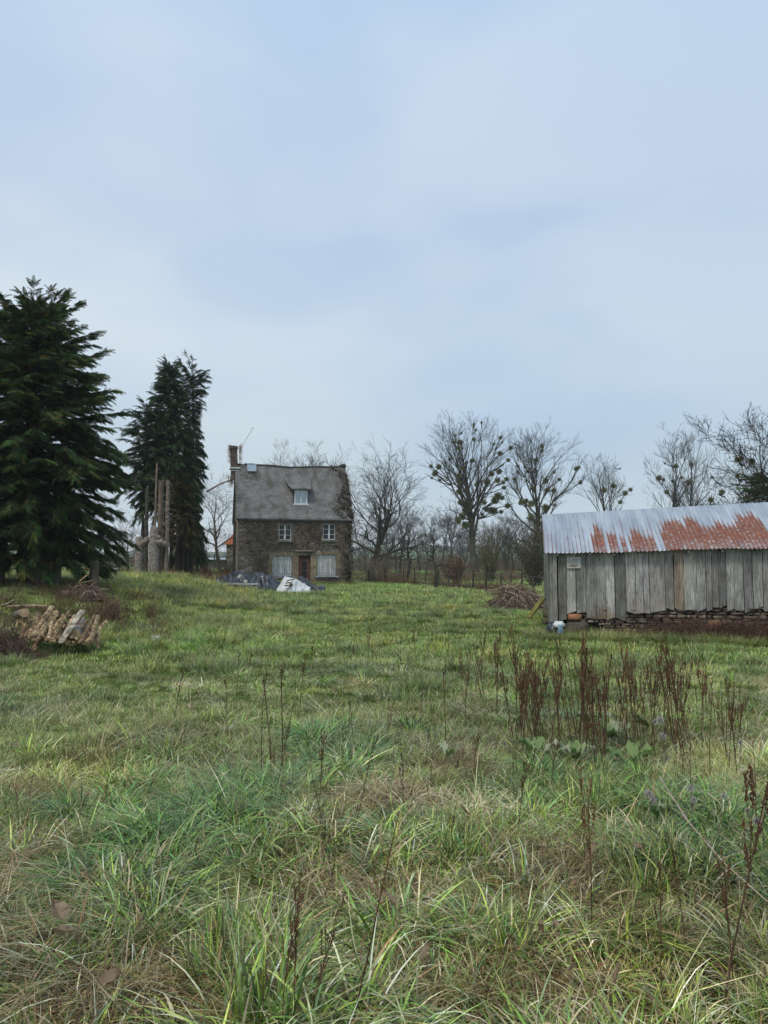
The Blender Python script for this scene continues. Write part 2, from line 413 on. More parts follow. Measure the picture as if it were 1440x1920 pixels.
# upper casement windows
def casement(h, y0, par, nx=2, nz_=3, fw=.055, glass='glass'):
    s0, z0, s1, z1 = h; cx = (s0+s1)/2; cz = (z0+z1)/2
    f = MB()
    f.box((s0+fw/2, y0, cz), (fw, .06, z1-z0)); f.box((s1-fw/2, y0, cz), (fw, .06, z1-z0))
    f.box((cx, y0, z0+fw/2), (s1-s0-2*fw, .06, fw)); f.box((cx, y0, z1-fw/2), (s1-s0-2*fw, .06, fw))
    f.box((cx, y0-.01, cz), (.11, .08, z1-z0-2*fw))
    for k in range(1, nz_):
        z = z0+(z1-z0)*k/nz_
        for sg in (-1, 1):
            f.box((cx+sg*((s1-s0)/4), y0, z), ((s1-s0)/2-fw-.055, .045, .03))
    fr_ = f.build('window', M['white'], par)
    MB().box((cx, y0+.02, cz), (s1-s0-.04, .012, z1-z0-.04)).build('pane', M[glass], fr_)
    return fr_
casement(wl, .14, house); casement(wr, .14, house)
# shutters
for h in (sl_, sr_):
    s0, z0, s1, z1 = h; n_ = 8; wdt = (s1-s0)/n_
    for half in range(2):
        mb = MB()
        for k in range(4):
            kk = half*4+k; tn = rng.uniform(.75, 1.15)
            mb.box((s0+wdt*(kk+.5), .06, (z0+z1)/2), (wdt-.016, .035, z1-z0-.03), jit=.004, col=(tn, tn, tn))
        for zc in (z0+.2, z1-.2): mb.box((s0+wdt*(half*4+2), .032, zc), (wdt*4-.05, .02, .09), col=(.85, .85, .85))
        sh = mb.build('shutter', M['shutter'], house)
        hx = s0+.02 if half == 0 else s1-.02
        MB().box((hx, .03, z0+.2), (.05, .03, .12)).build('hinge', M['fascia'], sh); MB().box((hx, .03, z1-.2), (.05, .03, .12)).build('hinge', M['fascia'], sh)
MB().box(((sr_[0]+sr_[2])/2, -.05, sr_[1]-.06), (sr_[2]-sr_[0]+.35, .4, .07), jit=.01).build('window_sill', M['zinc'], house)
MB().box(((sl_[0]+sl_[2])/2, -.05, sl_[1]-.06), (sl_[2]-sl_[0]+.35, .4, .07), jit=.01).build('window_sill', M['zinc'], house)
# door
s0, z0, s1, z1 = dr; cx = (s0+s1)/2; zt = z1-.3
dm = MB()
dm.box((s0+.13, .2, (z0+zt)/2), (.26, .06, zt-z0)); dm.box((s1-.13, .2, (z0+zt)/2), (.26, .06, zt-z0))
dm.box((cx, .2, z0+.25), (s1-s0-.52, .06, .5)); dm.box((cx, .2, zt-.08), (s1-s0-.52, .06, .16)); dm.box((cx, .19, (z0+zt)/2+.1), (s1-s0-.52, .05, .05))
dm.box((cx, .185, z0+.26), (.26, .03, .26))
d_ = dm.build('door', M['reddoor'], house)
MB().box((cx, .215, (z0+zt)/2), (s1-s0-.5, .012, zt-z0-.1)).build('door_pane', M['glass'], d_)
MB().tubes([[s1-.12, .155, 1.0], [s1-.2, .12, 1.0], [s1-.28, .12, 1.0]], [.015, .012, .01], 6, cap=True).build('handle', M['zinc'], d_)
MB().box((cx, .2, zt+.03), (s1-s0, .08, .06), col=(.8, .8, .8)).box((cx, .2, z1-.03), (s1-s0, .08, .06), col=(.6, .6, .6)).box((cx, .23, (zt+z1)/2), (s1-s0-.04, .03, z1-zt-.1), col=(.35, .35, .35)).build('transom', M['reddoor'], house)
MB().box((cx, -.2, -.02), (1.3, .5, .16), jit=.02, col=(.9, .9, .9)).build('doorstep', M['stone'], house)

# roof: sagging slate planes with real thickness
SOH = .22
def sag(s): return -.20*math.sin(math.pi*min(max((s+.1)/(HW+.2), 0), 1))-.03*math.sin(s*1.9)
def roofpt(s, f, side=0):
    """f 0 at eave, 1 at ridge"""
    y = -SOH+(HD/2+SOH)*f if side == 0 else HD+SOH-(HD/2+SOH)*f
    z = EZ-.14+(RZ-EZ+.14)*f+sag(s)*f+(.05*math.sin(math.pi*f) if False else -.10*math.sin(math.pi*f))
    return [s, y, z]
rm = MB(); ns, nf_ = 60, 24
ss = np.linspace(-.17, HW+.18, ns+1); ff = np.linspace(0, 1, nf_+1)
uvs = []
dp = HP(566, 925)
for side in (0, 1):
    V = np.array([roofpt(s, f, side) for f in ff for s in ss]); idq = np.arange(len(V)).reshape(nf_+1, ns+1)
    V[:, 2] += .02*(vnoise(V[:, 0], V[:, 1], .9, 5+side)-.5)
    keep = np.ones((nf_, ns), bool)
    if side == 0: # notch beside the chimney
        keep[-3:, :3] = False
    Fq = np.stack([idq[:-1, :-1], idq[:-1, 1:], idq[1:, 1:], idq[1:, :-1]], -1)[keep]
    if side: Fq = Fq[:, ::-1]
    rm.add(V, Fq)
    rm.add(V-np.array([0, 0, .09]), Fq[:, ::-1])
    e = np.array([V[idq[0]], V[idq[0]]-np.array([0, 0, .09])]); m_ = ns+1
    rm.add(e.reshape(-1, 3), [[i+m_, i+1+m_, i+1, i] for i in range(ns)])
    for cidx in (0, ns):
        e = np.array([V[idq[:, cidx]], V[idq[:, cidx]]-np.array([0, 0, .09])]); m_ = nf_+1
        rm.add(e.reshape(-1, 3), [[i+m_, i+1+m_, i+1, i] for i in range(nf_)])
roof = rm.build('roof', M['slate'], house)
uvl = roof.data.uv_layers.new(name='UVMap')
co = np.empty(len(roof.data.vertices)*3, np.float32); roof.data.vertices.foreach_get('co', co); co = co.reshape(-1, 3)
li = np.empty(len(roof.data.loops), np.int32); roof.data.loops.foreach_get('vertex_index', li)
uvl.data.foreach_set('uv', np.stack([co[li, 0], co[li, 2]*1.28], -1).ravel())
# ridge tiles
mb = MB(); rp = np.array([roofpt(s, 1) for s in np.linspace(.55, HW+.15, 30)]); rp[:, 2] += .02
mb.tubes(rp, np.full(30, .08), 6, cap=True); mb.build('ridge_cap', M['fascia'], roof)
# eave gutter board
MB().box((HW/2, -SOH+.05, EZ-.26), (HW+.3, .05, .13), col=(.7, .7, .7)).box((HW/2, .0, EZ-.12), (HW+.2, .3, .12), col=(.4, .4, .4)).build('fascia', M['fascia'], roof)
# skylight
def on_roof(px, py):
    lo, hi = 0, 1
    for _ in range(30):
        f = (lo+hi)/2; y = -SOH+(HD/2+SOH)*f; s, z = HP(px, py, -y)
        if z > roofpt(s, f)[2]: lo = f
        else: hi = f
    return s, f, roofpt(s, f)
a_ = on_roof(464, 870.5); b_ = on_roof(480, 886)
tilt = math.atan2(RZ-EZ, HD/2+SOH)
cs, sn = math.cos(tilt), math.sin(tilt); RX = np.array([[1, 0, 0], [0, cs, -sn], [0, sn, cs]])
c_ = (np.array(a_[2])+np.array(b_[2]))/2+np.array([0, -sn, cs])*.08
Lh = np.linalg.norm(np.array([0, a_[2][1]-b_[2][1], a_[2][2]-b_[2][2]])); Lw = b_[2][0]-a_[2][0]
sk = MB()
for dx in (-Lw/2, Lw/2): sk.box(c_+RX@np.array([dx, 0, 0]), (.06, Lh+.06, .14), rot=RX)
for dy in (-Lh/2, Lh/2): sk.box(c_+RX@np.array([0, dy, 0]), (Lw-.06, .06, .138), rot=RX)
sk = sk.build('skylight', M['zinc'], roof)
MB().box(c_, (Lw-.05, Lh-.05, .06), rot=RX).build('pane', M['skyglass'], sk)
# dormer: window face stands on the roof, its own slate shed roof running back
b0 = on_roof(552, 945.5); ds0 = b0[0]; dY = b0[2][1]; dzb = b0[2][2]
ds1 = HP(576.5, 945, -dY)[0]; dzt = HP(565, 918, -dY)[1]
dormer = MB()
dw = .1
dormer.box(((ds0+ds1)/2, dY+.02, dzb-.02), (ds1-ds0+.22, .22, .09), col=(1, 1, 1)).build('dormer_sill', M['white'], roof)
dh = (ds0+.07, dzb+.03, ds1-.07, dzt)
casement(dh, dY+.06, roof, 2, 2, .055, 'skyglass')
mb = MB()
mb.box((ds0+.035, dY+.05, (dzb+dzt)/2), (.07, .1, dzt-dzb)); mb.box((ds1-.035, dY+.05, (dzb+dzt)/2), (.07, .1, dzt-dzb))
mb.build('dormer_frame', M['white'], roof)
# cheeks
mb = MB()
yb = dY+1.25
for s_ in (ds0+.0, ds1-.0):
    for o_, k in ((-.03, 0), (.03, 1)):
        q = [[s_+o_, dY+.08, dzb-.1], [s_+o_, dY+.08, dzt+.02], [s_+o_, yb, dzt+.62], [s_+o_, dY+.9, dzb+.9]]
        mb.add(q, [[0, 1, 2, 3] if k else [3, 2, 1, 0]], (.55, .55, .55))
mb.build('dormer_cheeks', M['fascia'], roof)
# dormer roof with thickness, flares out at the front
rt = on_roof(531, 894)[2]; rr = on_roof(582, 897)[2]
front0 = np.array([HP(547.5, 916, -dY+.28)[0], dY-.28, HP(547.5, 916, -dY+.28)[1]]); front1 = np.array([HP(584, 916.5, -dY+.28)[0], dY-.28, HP(584, 916.5, -dY+.28)[1]])
bk0 = np.array(rt)+[0, .05, .06]; bk1 = np.array(rr)+[0, .05, .06]
V = []; nn = 8
for j in range(nn+1):
    f = j/nn
    A = front0*(1-f)+bk0*f; B = front1*(1-f)+bk1*f
    for i in range(nn+1):
        g_ = i/nn; p = A*(1-g_)+B*g_; p[2] += .02*math.sin(math.pi*g_)*(1-f)-.1*math.sin(math.pi*f); V.append(p)
V = np.array(V); idq = np.arange(len(V)).reshape(nn+1, nn+1)
Fq = np.stack([idq[:-1, :-1], idq[:-1, 1:], idq[1:, 1:], idq[1:, :-1]], -1).reshape(-1, 4)
mb = MB().add(V, Fq).add(V-[0, 0, .06], Fq[:, ::-1])
for ring in (idq[0], idq[:, 0], idq[:, -1]):
    e = np.vstack([V[ring], V[ring]-[0, 0, .06]]); m_ = len(ring)
    mb.add(e, [[i+m_, i+1+m_, i+1, i] for i in range(m_-1)])
drf = mb.build('dormer_roof', M['slate'], roof)
uvl = drf.data.uv_layers.new(name='UVMap')
co = np.empty(len(drf.data.vertices)*3, np.float32); drf.data.vertices.foreach_get('co', co); co = co.reshape(-1, 3)
li = np.empty(len(drf.data.loops), np.int32); drf.data.loops.foreach_get('vertex_index', li)
uvl.data.foreach_set('uv', np.stack([co[li, 0], co[li, 1]*1.1], -1).ravel())
# chimney
M['brick'], t, b = mat('old_brick', .95, .1)
br = N(t, 'ShaderNodeTexBrick'); tcn = N(t, 'ShaderNodeTexCoord'); mpn = N(t, 'ShaderNodeMapping'); mpn.inputs['Rotation'].default_value = (R(90), 0, 0)
t.links.new(tcn.outputs['Object'], mpn.inputs[0]); t.links.new(mpn.outputs[0], br.inputs['Vector'])
br.inputs['Scale'].default_value = 1; br.inputs['Brick Width'].default_value = .22; br.inputs['Row Height'].default_value = .075; br.inputs['Mortar Size'].default_value = .008
br.inputs['Color1'].default_value = (.085, .058, .048, 1); br.inputs['Color2'].default_value = (.13, .09, .073, 1); br.inputs['Mortar'].default_value = (.14, .12, .10, 1)
c = mixc(t, br.outputs[0], ramp(t, noise(t, 5, 5), [(.3, .6), (.7, 1.25)]), 1, 'MULTIPLY'); c = mixc(t, c, vcol(t), 1, 'MULTIPLY'); t.links.new(c, b.inputs['Base Color'])
chY = HD/2
c0 = HP(434, 884, -chY); c1_ = HP(446.5, 841, -chY)
chx = (c0[0]+c1_[0])/2; chz0 = RZ-1.3; chz1 = c1_[1]
mb = MB(); k = 10
for i in range(k):
    f = (i+.5)/k; lean = -.10*f
    mb.box((chx+lean, chY, chz0+(chz1-chz0)*f), (.52, .6, (chz1-chz0)/k-.002), jit=.004)
mb.box((chx-.11, chY, chz1+.02), (.66, .72, .16), jit=.02).box((chx-.12, chY, chz1+.14), (.5, .55, .1), jit=.03, col=(.7, .7, .7))
ch = mb.build('chimney', M['brick'], roof)
MB().box((chx-.02, chY-.1, HP(440, 879, -chY)[1]), (.72, .95, .09), jit=.01).box((chx+.03, chY-.1, HP(440, 882.5, -chY)[1]-.05), (.62, .9, .06), jit=.01).build('chimney_flashing', M['white'], ch)
# antenna mast leaning out of the chimney (hangs on the house -> part)
a0 = HP(448, 841, -chY); a1 = HP(474, 803, -chY)
MB().tubes([[a0[0], chY, a0[1]-.3], [(a0[0]+a1[0])/2+.02, chY, (a0[1]+a1[1])/2-.05], [a1[0], chY, a1[1]]], [.022, .018, .016], 5).tubes([[a1[0]-.06, chY, a1[1]+.05], [a1[0]+.08, chY, a1[1]-.02]], [.02, .02], 4).build('leaning_mast', M['zinc'], ch)

def walk(n, p0, d0, step, wob, plane=None, grav=0):
    p = np.array(p0, float); d = np.array(d0, float); out_ = [p.copy()]
    for _ in range(n-1):
        d = d+rng.normal(0, wob, 3); d[2] += grav
        if plane is not None: d[plane] *= .2
        d /= np.linalg.norm(d); p = p+d*step; out_.append(p.copy())
    return np.array(out_)
def small_leaves(mb, pts, size, cols):
    k = len(pts); a = rng.uniform(0, 6.28, k); tl = rng.uniform(-1.2, 1.2, k)
    d = np.stack([np.cos(a)*np.cos(tl), np.sin(a)*np.cos(tl), np.sin(tl)], -1)
    up = rng.normal(0, 1, (k, 3)); Mx = frames(d, up)*(size*rng.uniform(.5, 1.3, (k, 1, 1)))
    V = np.array([[-.5, 0, 0], [0, -.4, .05], [.5, 0, 0], [0, .4, .05]])
    cc = cols[rng.integers(0, len(cols), k)]*rng.uniform(.6, 1.3, (k, 1))
    mb.scatter(V, [[0, 1, 2, 3]], Mx, np.asarray(pts), cc)
# bare vine over the front wall
vine = thing('climbing_vine', 'tangled leafless brown vine covering the front wall of the stone house', 'vine', (HL[0], HL[1], HZ), HA)
mb = MB(); tips = []
for (s0_, z0_, hz_) in [(1.9, -.1, EZ), (2.0, 0, EZ), (2.9, .1, EZ), (4.9, 2.2, EZ), (6.0, 2.5, EZ), (7.2, 0, EZ), (7.7, 0, EZ), (7.6, 0, EZ), (3.6, 2.4, EZ)]:
    pl = walk(26, (s0_, -.04, z0_), (0, 0, 1), .19, .22, 1, .06); pl[:, 1] = -.04-rng.uniform(0, .04)
    pl[:, 0] = np.clip(pl[:, 0], .1, HW); pl = pl[pl[:, 2] < EZ-.1]
    bad = (pl[:, 2] < 2.3) & (pl[:, 0] > 2.35) & (pl[:, 0] < 7.2)
    if bad[:-1].any() and pl[0, 2] < 1: pl = pl[:max(0, int(np.argmax(bad)))]
    if len(pl) < 4: continue
    mb.tubes(pl, np.linspace(.035, .014, len(pl)), 4, (1, 1, 1)); tips += list(pl)
tips = np.array(tips)
starts = tips[rng.integers(0, len(tips), 620)]
extra = np.stack([rng.uniform(.9, HW, 700), np.full(700, -.05), EZ-.1-np.abs(rng.normal(0, 1.15, 700))], -1)
al = []
for q in np.vstack([starts, extra]):
    pl = walk(7, (q[0], -.05, q[2]), (rng.normal(), 0, rng.normal()*.8), .13, .45, 1); pl[:, 1] = -.03-rng.uniform(0, .09, 7)
    pl[:, 0] = np.clip(pl[:, 0], .02, HW+.05); pl[:, 2] = np.clip(pl[:, 2], .05, EZ-.12)
    mid = any(h[0]-.02 < pl[j, 0] < h[2]+.02 and h[1]-.02 < pl[j, 2] < h[3]+.02 for h in holes for j in range(7))
    low = pl[:, 2].mean() < 1.9 and 2.3 < pl[:, 0].mean() < 7.3
    if mid or (low and rng.random() < .8): continue
    al.append(pl)
al = np.array(al); tn = rng.uniform(.5, 1.5, (len(al), 1))*np.array([[1, .92, .85]])
mb.tubes(al, np.tile(np.linspace(.011, .005, 7), (len(al), 1)), 3, tn)
mb.build('vine_stems', M['twig'], vine)
lp = al.reshape(-1, 3)[rng.integers(0, len(al)*7, 4200)]+rng.normal(0, .03, (4200, 3)); lp[:, 1] = np.minimum(lp[:, 1], -.02)
lm = MB(); small_leaves(lm, lp, .08, np.array([[.10, .072, .048], [.07, .055, .035], [.13, .10, .07], [.05, .055, .025]]))
lm.build('withered_leaves', M['leaf'], vine)
# ivy on the right gable and roof end
ivy = thing('ivy_growth', 'dark ivy and bare stems overgrowing the right end of the slate roof and gable', 'ivy', (HL[0], HL[1], HZ), HA)
pts = []
for _ in range(6500):
    f = rng.uniform(0, 1.03); s_ = HW+.2-abs(rng.normal(0, .42))*(1+.6*math.sin(f*7))
    p = roofpt(s_, min(f, 1)); p[2] += abs(rng.normal(0, .09))+.02; p[1] -= abs(rng.normal(0, .05))
    pts.append(p)
for _ in range(5200):
    f = rng.uniform(-1, 1); yq = HD/2+f*HD/2; zt_ = EZ+(RZ-EZ)*(1-abs(f)); pts.append([HW+.02+abs(rng.normal(0, .16)), yq, rng.uniform(.6, zt_)])
for _ in range(1600): pts.append([HW-abs(rng.normal(0, .22)), -.05-abs(rng.normal(0, .06)), rng.uniform(.4, EZ-.1)])
pts = np.array(pts); pts = pts[vnoise(pts[:, 0]+pts[:, 1], pts[:, 2], .33, 9) > .42]
lm = MB(); small_leaves(lm, pts, .10, np.array([[.045, .045, .025], [.035, .05, .022], [.085, .065, .045], [.11, .09, .065]])); lm.build('ivy_leaves', M['leaf'], ivy)
al = np.array([walk(8, q+[0, 0, .03], (rng.normal(), rng.normal()*.3, rng.normal()), .13, .4) for q in pts[rng.integers(0, len(pts), 420)]])
MB().tubes(al, np.tile(np.linspace(.014, .004, 8), (len(al), 1)), 3).build('ivy_stems', M['twig'], ivy)
# small ivy clump and twigs at the chimney
ivc = thing('chimney_creeper', 'dry creeper twigs bristling round the brick chimney top', 'creeper', (HL[0], HL[1], HZ), HA)
cp_ = np.stack([chx+rng.choice([-1, 1], 260)*rng.uniform(.26, .36, 260), chY+rng.uniform(-.35, .1, 260), chz0+1+rng.uniform(0, 1, 260)**.6*(chz1-chz0-.8)], -1)
al = np.array([walk(5, q, (np.sign(q[0]-chx)*1.0, -.3, rng.normal()*.4+.2), .075, .35) for q in cp_])
MB().tubes(al, np.tile(np.linspace(.009, .004, 5), (len(al), 1)), 3, (1.5, 1.25, 1.1)).build('creeper_twigs', M['twig'], ivc)
pt = np.array([roofpt(rng.uniform(.1, 1.4), rng.uniform(.72, .97)) for _ in range(260)])+rng.normal(0, .03, (260, 3))+[0, -.03, .05]
lm = MB(); small_leaves(lm, pt, .07, np.array([[.06, .055, .03], [.10, .08, .05]])); lm.build('moss_clumps', M['leaf'], ivc)

# ------------------------------------------------------------ wooden shed
A0 = P(1020, 1037, 17.8)
SA = R(-10)          # face direction
su = np.array([math.cos(SA), math.sin(SA)]); sv = np.array([-math.sin(SA), math.cos(SA)])
SHO = np.array([A0[0], A0[1]]); SHL = 8.6; SB = 0.0
shed = thing('wooden_shed', 'long low grey plank shed with rusty corrugated iron roof on a rubble stone base', 'shed', (SHO[0], SHO[1], SB), SA)
def SP(px, py, off=0.0):
    d = ray(px, py); o = SHO+sv*off; t_ = (o@sv)/(d[:2]@sv); p = d*t_
    return float((p[:2]-SHO)@su), float(p[2]+CAMZ-SB)
ROFF = 0.0; SRW = 2.05
e0 = SP(1020, 1037); e1 = SP(1440, 1026.5); r0 = SP(1016, 965, SRW); r1 = SP(1440, 941.5, SRW)
def eavez(s): return e0[1]+(e1[1]-e0[1])*(s-e0[0])/(e1[0]-e0[0])
def ridgez(s): return r0[1]+(r1[1]-r0[1])*(s-r0[0])/(r1[0]-r0[0])
# corrugated roof
pitch_ = .0762*1.22; ncor = int(SHL/pitch_); per = 12
sx = np.arange(ncor*per+1)*pitch_/per; nt_ = 60; tt = np.linspace(0, 1, nt_+1)
blocks = [(410, 485, .28), (520, 572, .45), (585, 612, .5), (632, 735, .38), (745, 800, .55), (838, 1062, .25), (1020, 1340, .18), (1290, 1500, .22)]
bl = [(SP(980+a/3.13, 1030)[0], SP(980+b/3.13, 1030)[0], tp) for a, b, tp in blocks]+[(5.6, 6.1, .5), (6.3, 7.4, .3), (7.7, 8.3, .5)]
rust = np.zeros((nt_+1, len(sx)))
for ci in range(ncor):
    m_ = (sx >= ci*pitch_) & (sx < (ci+1)*pitch_+1e-6); sc0 = (ci+.5)*pitch_
    ph = (sx[m_]/pitch_) % 1
    top = None
    for a_, b_, tp in bl:
        if a_ < sc0 < b_: top = tp+rng.uniform(-.05, .07)+.38*(float(vnoise(ci*.42, tp*10, 1.0, 81))-.4)+.35*abs((sc0-(a_+b_)/2)/(b_-a_))**2*2
    thin = rng.uniform(.05, .6)
    for j, tq in enumerate(tt):          # tq 0 ridge .. 1 eave
        v = 1.0*smooth(thin, thin+.2, tq)*np.exp(-((ph-.12)/.17)**2)*(.4+.6*rng.random())
        if top is not None: v = np.maximum(v, smooth(top-.10+.14*np.minimum(np.abs(ph-.12), 1-np.abs(ph-.12)), top+.13+.2*np.minimum(np.abs(ph-.12), 1-np.abs(ph-.12)), tq)*(1.0-.4*smooth(.75, 1.0, tq)*rng.random()-.30*np.exp(-((ph-.6)/.2)**2)*(rng.random() < .55)-.25*(rng.random() < .2)))  # real rust, with pale breaks painted in as crest highlights
        rust[j, m_] = np.maximum(rust[j, m_], v)
V = []; C = []
for j, tq in enumerate(tt):
    y = SRW*(1-tq); s_off = 0
    z = (ridgez(sx)*(1-tq)+eavez(sx)*tq)+.011*np.cos(2*math.pi*sx/pitch_)+.012*np.sin(sx*1.7+tq*2)*tq
    z += -.015*np.abs(np.sin(sx*3.1))*(tq > .98)
    V.append(np.stack([sx+e0[0]*tq+r0[0]*(1-tq)*1.0, np.full_like(sx, y-.02), z], -1)); C.append(np.stack([rust[j]]*3, -1))
V = np.concatenate(V); C = np.concatenate(C); nx_ = len(sx); idq = np.arange(len(V)).reshape(nt_+1, nx_)
Fq = np.stack([idq[:-1, :-1], idq[1:, :-1], idq[1:, 1:], idq[:-1, 1:]], -1).reshape(-1, 4)
M['iron'], t, b = mat('corrugated_iron', .45, .5)
rc = vcol(t); sp_ = N(t, 'ShaderNodeSeparateXYZ'); t.links.new(rc, sp_.inputs[0])
nn_ = noise(t, 12, 7, rough=.8, stretch=(2.6, .30, .30)); am = N(t, 'ShaderNodeMath', operation='MULTIPLY_ADD'); t.links.new(nn_, am.inputs[0]); am.inputs[1].default_value = .8; t.links.new(sp_.outputs[0], am.inputs[2]); hf = N(t, 'ShaderNodeMath', operation='MULTIPLY'); t.links.new(am.outputs[0], hf.inputs[0]); hf.inputs[1].default_value = .5; am = hf
rf = ramp(t, am.outputs[0], [(.36, 0.0), (.47, .55), (.66, 1.0)])
zc = ramp(t, noise(t, 2.2, 5, stretch=(2, .3, .3)), [(.3, (.27, .30, .34)), (.5, (.39, .42, .46)), (.7, (.54, .57, .60))])
rcol = ramp(t, noise(t, 9, 7, rough=.8, stretch=(2.2, .5, .5)), [(.3, (.085, .03, .018)), (.45, (.18, .06, .032)), (.58, (.26, .09, .047)), (.72, (.42, .23, .15))])
t.links.new(mixc(t, zc, rcol, rf), b.inputs['Base Color'])
me_ = ramp(t, rf, [(0, .35), (1, 0)]); t.links.new(me_, b.inputs['Metallic'])
ro_ = ramp(t, rf, [(0, .42), (1, .9)]); t.links.new(ro_, b.inputs['Roughness']); bump(t, b, nn_, .15, .004)
sroof = MB().add(V, Fq, C).build('roof', M['iron'], shed, True)
sm_ = sroof.modifiers.new('solid', 'SOLIDIFY'); sm_.thickness = .004; sm_.offset = -1
# back slope
MB().add([[r0[0], SRW+.01, ridgez(r0[0])], [SHL, SRW+.01, ridgez(SHL)], [SHL, 2*SRW, eavez(SHL)], [e0[0], 2*SRW, eavez(0)]], [[0, 1, 2, 3]], (0, 0, 0)).build('roof_back_slope', M['iron'], shed).modifiers.new('solid', 'SOLIDIFY').thickness = .01
# boards
M['plank'], t, b = mat('weathered_planks', .92, .12)
tcn = N(t, 'ShaderNodeTexCoord')
gr = noise(t, 7, 8, tcn.outputs['Object'], .75, (9, 9, .35), dist=.5); g2 = noise(t, 2.3, 5, tcn.outputs['Object'], .6, (1.5, 1.5, .6)); g3 = noise(t, 16, 5, tcn.outputs['Object'], .75, (2.5, 2.5, .22), dist=1.5)
c = ramp(t, gr, [(.28, (.07, .066, .06)), (.42, (.18, .173, .163)), (.56, (.31, .303, .29)), (.72, (.52, .512, .495))])
c = mixc(t, c, ramp(t, g2, [(.3, (.55, .54, .52)), (.5, (.9, .9, .88)), (.7, (1.25, 1.24, 1.2))]), 1, 'MULTIPLY')
c = mixc(t, c, (.03, .027, .023), ramp(t, g3, [(.55, 0.0), (.64, .9)]))
szp = N(t, 'ShaderNodeSeparateXYZ'); t.links.new(tcn.outputs['Object'], szp.inputs[0])
lowm = N(t, 'ShaderNodeMapRange'); t.links.new(szp.outputs[2], lowm.inputs[0]); lowm.inputs[1].default_value = 1.05; lowm.inputs[2].default_value = .5
brn = N(t, 'ShaderNodeMath', operation='MULTIPLY'); t.links.new(lowm.outputs[0], brn.inputs[0]); t.links.new(ramp(t, noise(t, 1.7, 4, tcn.outputs['Object']), [(.5, 0.0), (.66, .8)]), brn.inputs[1])
c = mixc(t, c, (.17, .12, .075), brn.outputs[0])
c = mixc(t, c, vcol(t), 1, 'MULTIPLY'); t.links.new(c, b.inputs['Base Color']); bump(t, b, gr, .35, .006)
WOF = .16     # wall face set back under the eave
bm_ = MB()
bx = [209, 255, 314, 372, 431, 488, 541, 606, 662, 708, 745, 838, 888, 948, 1022, 1078, 1112, 1152, 1196, 1242, 1300, 1352, 1410, 1462]
bs = [SP(980+x/3.13, 1100, WOF)[0] for x in bx]
while bs[-1] < SHL-.1: bs.append(bs[-1]+rng.uniform(.14, .22))
bb = {0: 822, 1: 778, 2: 778, 3: 812, 4: 812, 5: 814, 6: 818, 7: 778, 8: 782, 9: 782, 10: 772, 11: 758, 12: 762, 13: 762, 14: 762}
def plank(mb, s0, s1, z0, z1, y, col, th=.028):
    n = 9; zs = np.linspace(z0, z1, n); V = []
    w0 = np.cumsum(rng.normal(0, .0016, n)); w1 = np.cumsum(rng.normal(0, .0016, n)); yw = y+rng.uniform(-.006, .006)+rng.normal(0, .0025, n)
    bt = rng.uniform(-.045, .045)
    for i in range(n):
        dz0 = bt if i == 0 else 0
        V += [[s0+.007+w0[i], yw[i], zs[i]+dz0], [s1-.007+w1[i], yw[i], zs[i]-dz0], [s1-.004+w1[i], yw[i]+th, zs[i]-dz0], [s0+.004+w0[i], yw[i]+th, zs[i]+dz0]]
    F_ = []
    for i in range(n-1):
        o = 4*i
        for a_ in range(4): F_.append([o+a_, o+(a_+1) % 4, o+4+(a_+1) % 4, o+4+a_])
    F_.append([3, 2, 1, 0])
    mb.add(V, F_, col)
for i in range(len(bs)-1):
    s0_, s1_ = bs[i], bs[i+1]
    yb_ = bb.get(i, rng.uniform(752, 772)); z0_ = SP(980+bx[min(i, 20)]/3.13, 900+yb_/3.13, WOF)[1] if i in bb else SP(1300, 900+yb_/3.13-1.0, WOF)[1]+rng.uniform(-.02, .05)
    k = rng.uniform(.72, 1.65); col = (k, k*rng.uniform(.97, 1.01), k*rng.uniform(.93, 1.0))
    if i == 12: col = (k*1.05, k*.85, k*.7)
    if i == 0: col = (.85, .86, .72)
    plank(bm_, s0_, s1_, z0_, eavez((s0_+s1_)/2)-.01+.0, WOF+(.012 if i % 3 == 1 else 0), col)
boards = bm_.build('plank_wall', M['plank'], shed)
# splintered bits at the board feet
mb = MB()
for s_, z_ in ((.0, .85), (.06, 1.6)): pass
# corner posts and end wall
mb = MB()
cpz = SP(1050, 1182)[1]; gzs = -.1
plank(mb, SP(1031, 1100, WOF)[0], SP(1040, 1100, WOF)[0], .28, eavez(0)+.02, WOF-.02, (1.15, 1.14, 1.08), .05)
plank(mb, SP(1036, 1100, WOF)[0], SP(1045.5, 1100, WOF)[0], .10, eavez(0)+.02, WOF-.06, (1.3, 1.3, 1.22), .05)
mb.build('corner_boards', M['plank'], shed)
mb = MB()
s0c = SP(1028, 1100, WOF)[0]
for i in range(20):
    y = WOF+.05+i*.19
    if y > 2*SRW-.3: break
    f = 1-abs(y-SRW)/SRW; zt_ = eavez(0)+(ridgez(0)-eavez(0))*f-.04
    k = rng.uniform(.7, 1.1); mb.box((s0c+.03, y+.095, (zt_+.25)/2), (.03, .182, zt_-.25), jit=.004, col=(k, k, k*.96))
mb.build('end_plank_wall', M['plank'], shed)
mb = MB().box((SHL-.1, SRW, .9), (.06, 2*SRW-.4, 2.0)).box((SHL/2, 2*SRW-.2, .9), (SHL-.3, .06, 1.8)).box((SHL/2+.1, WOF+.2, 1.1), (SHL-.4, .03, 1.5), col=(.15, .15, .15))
mb.build('dark_interior_panels', M['dark'], shed)  # end, back and front panels coloured near-black for the unlit interior behind the planks
MB().box((SHL/2, .08, 0), (.01, .01, .01))
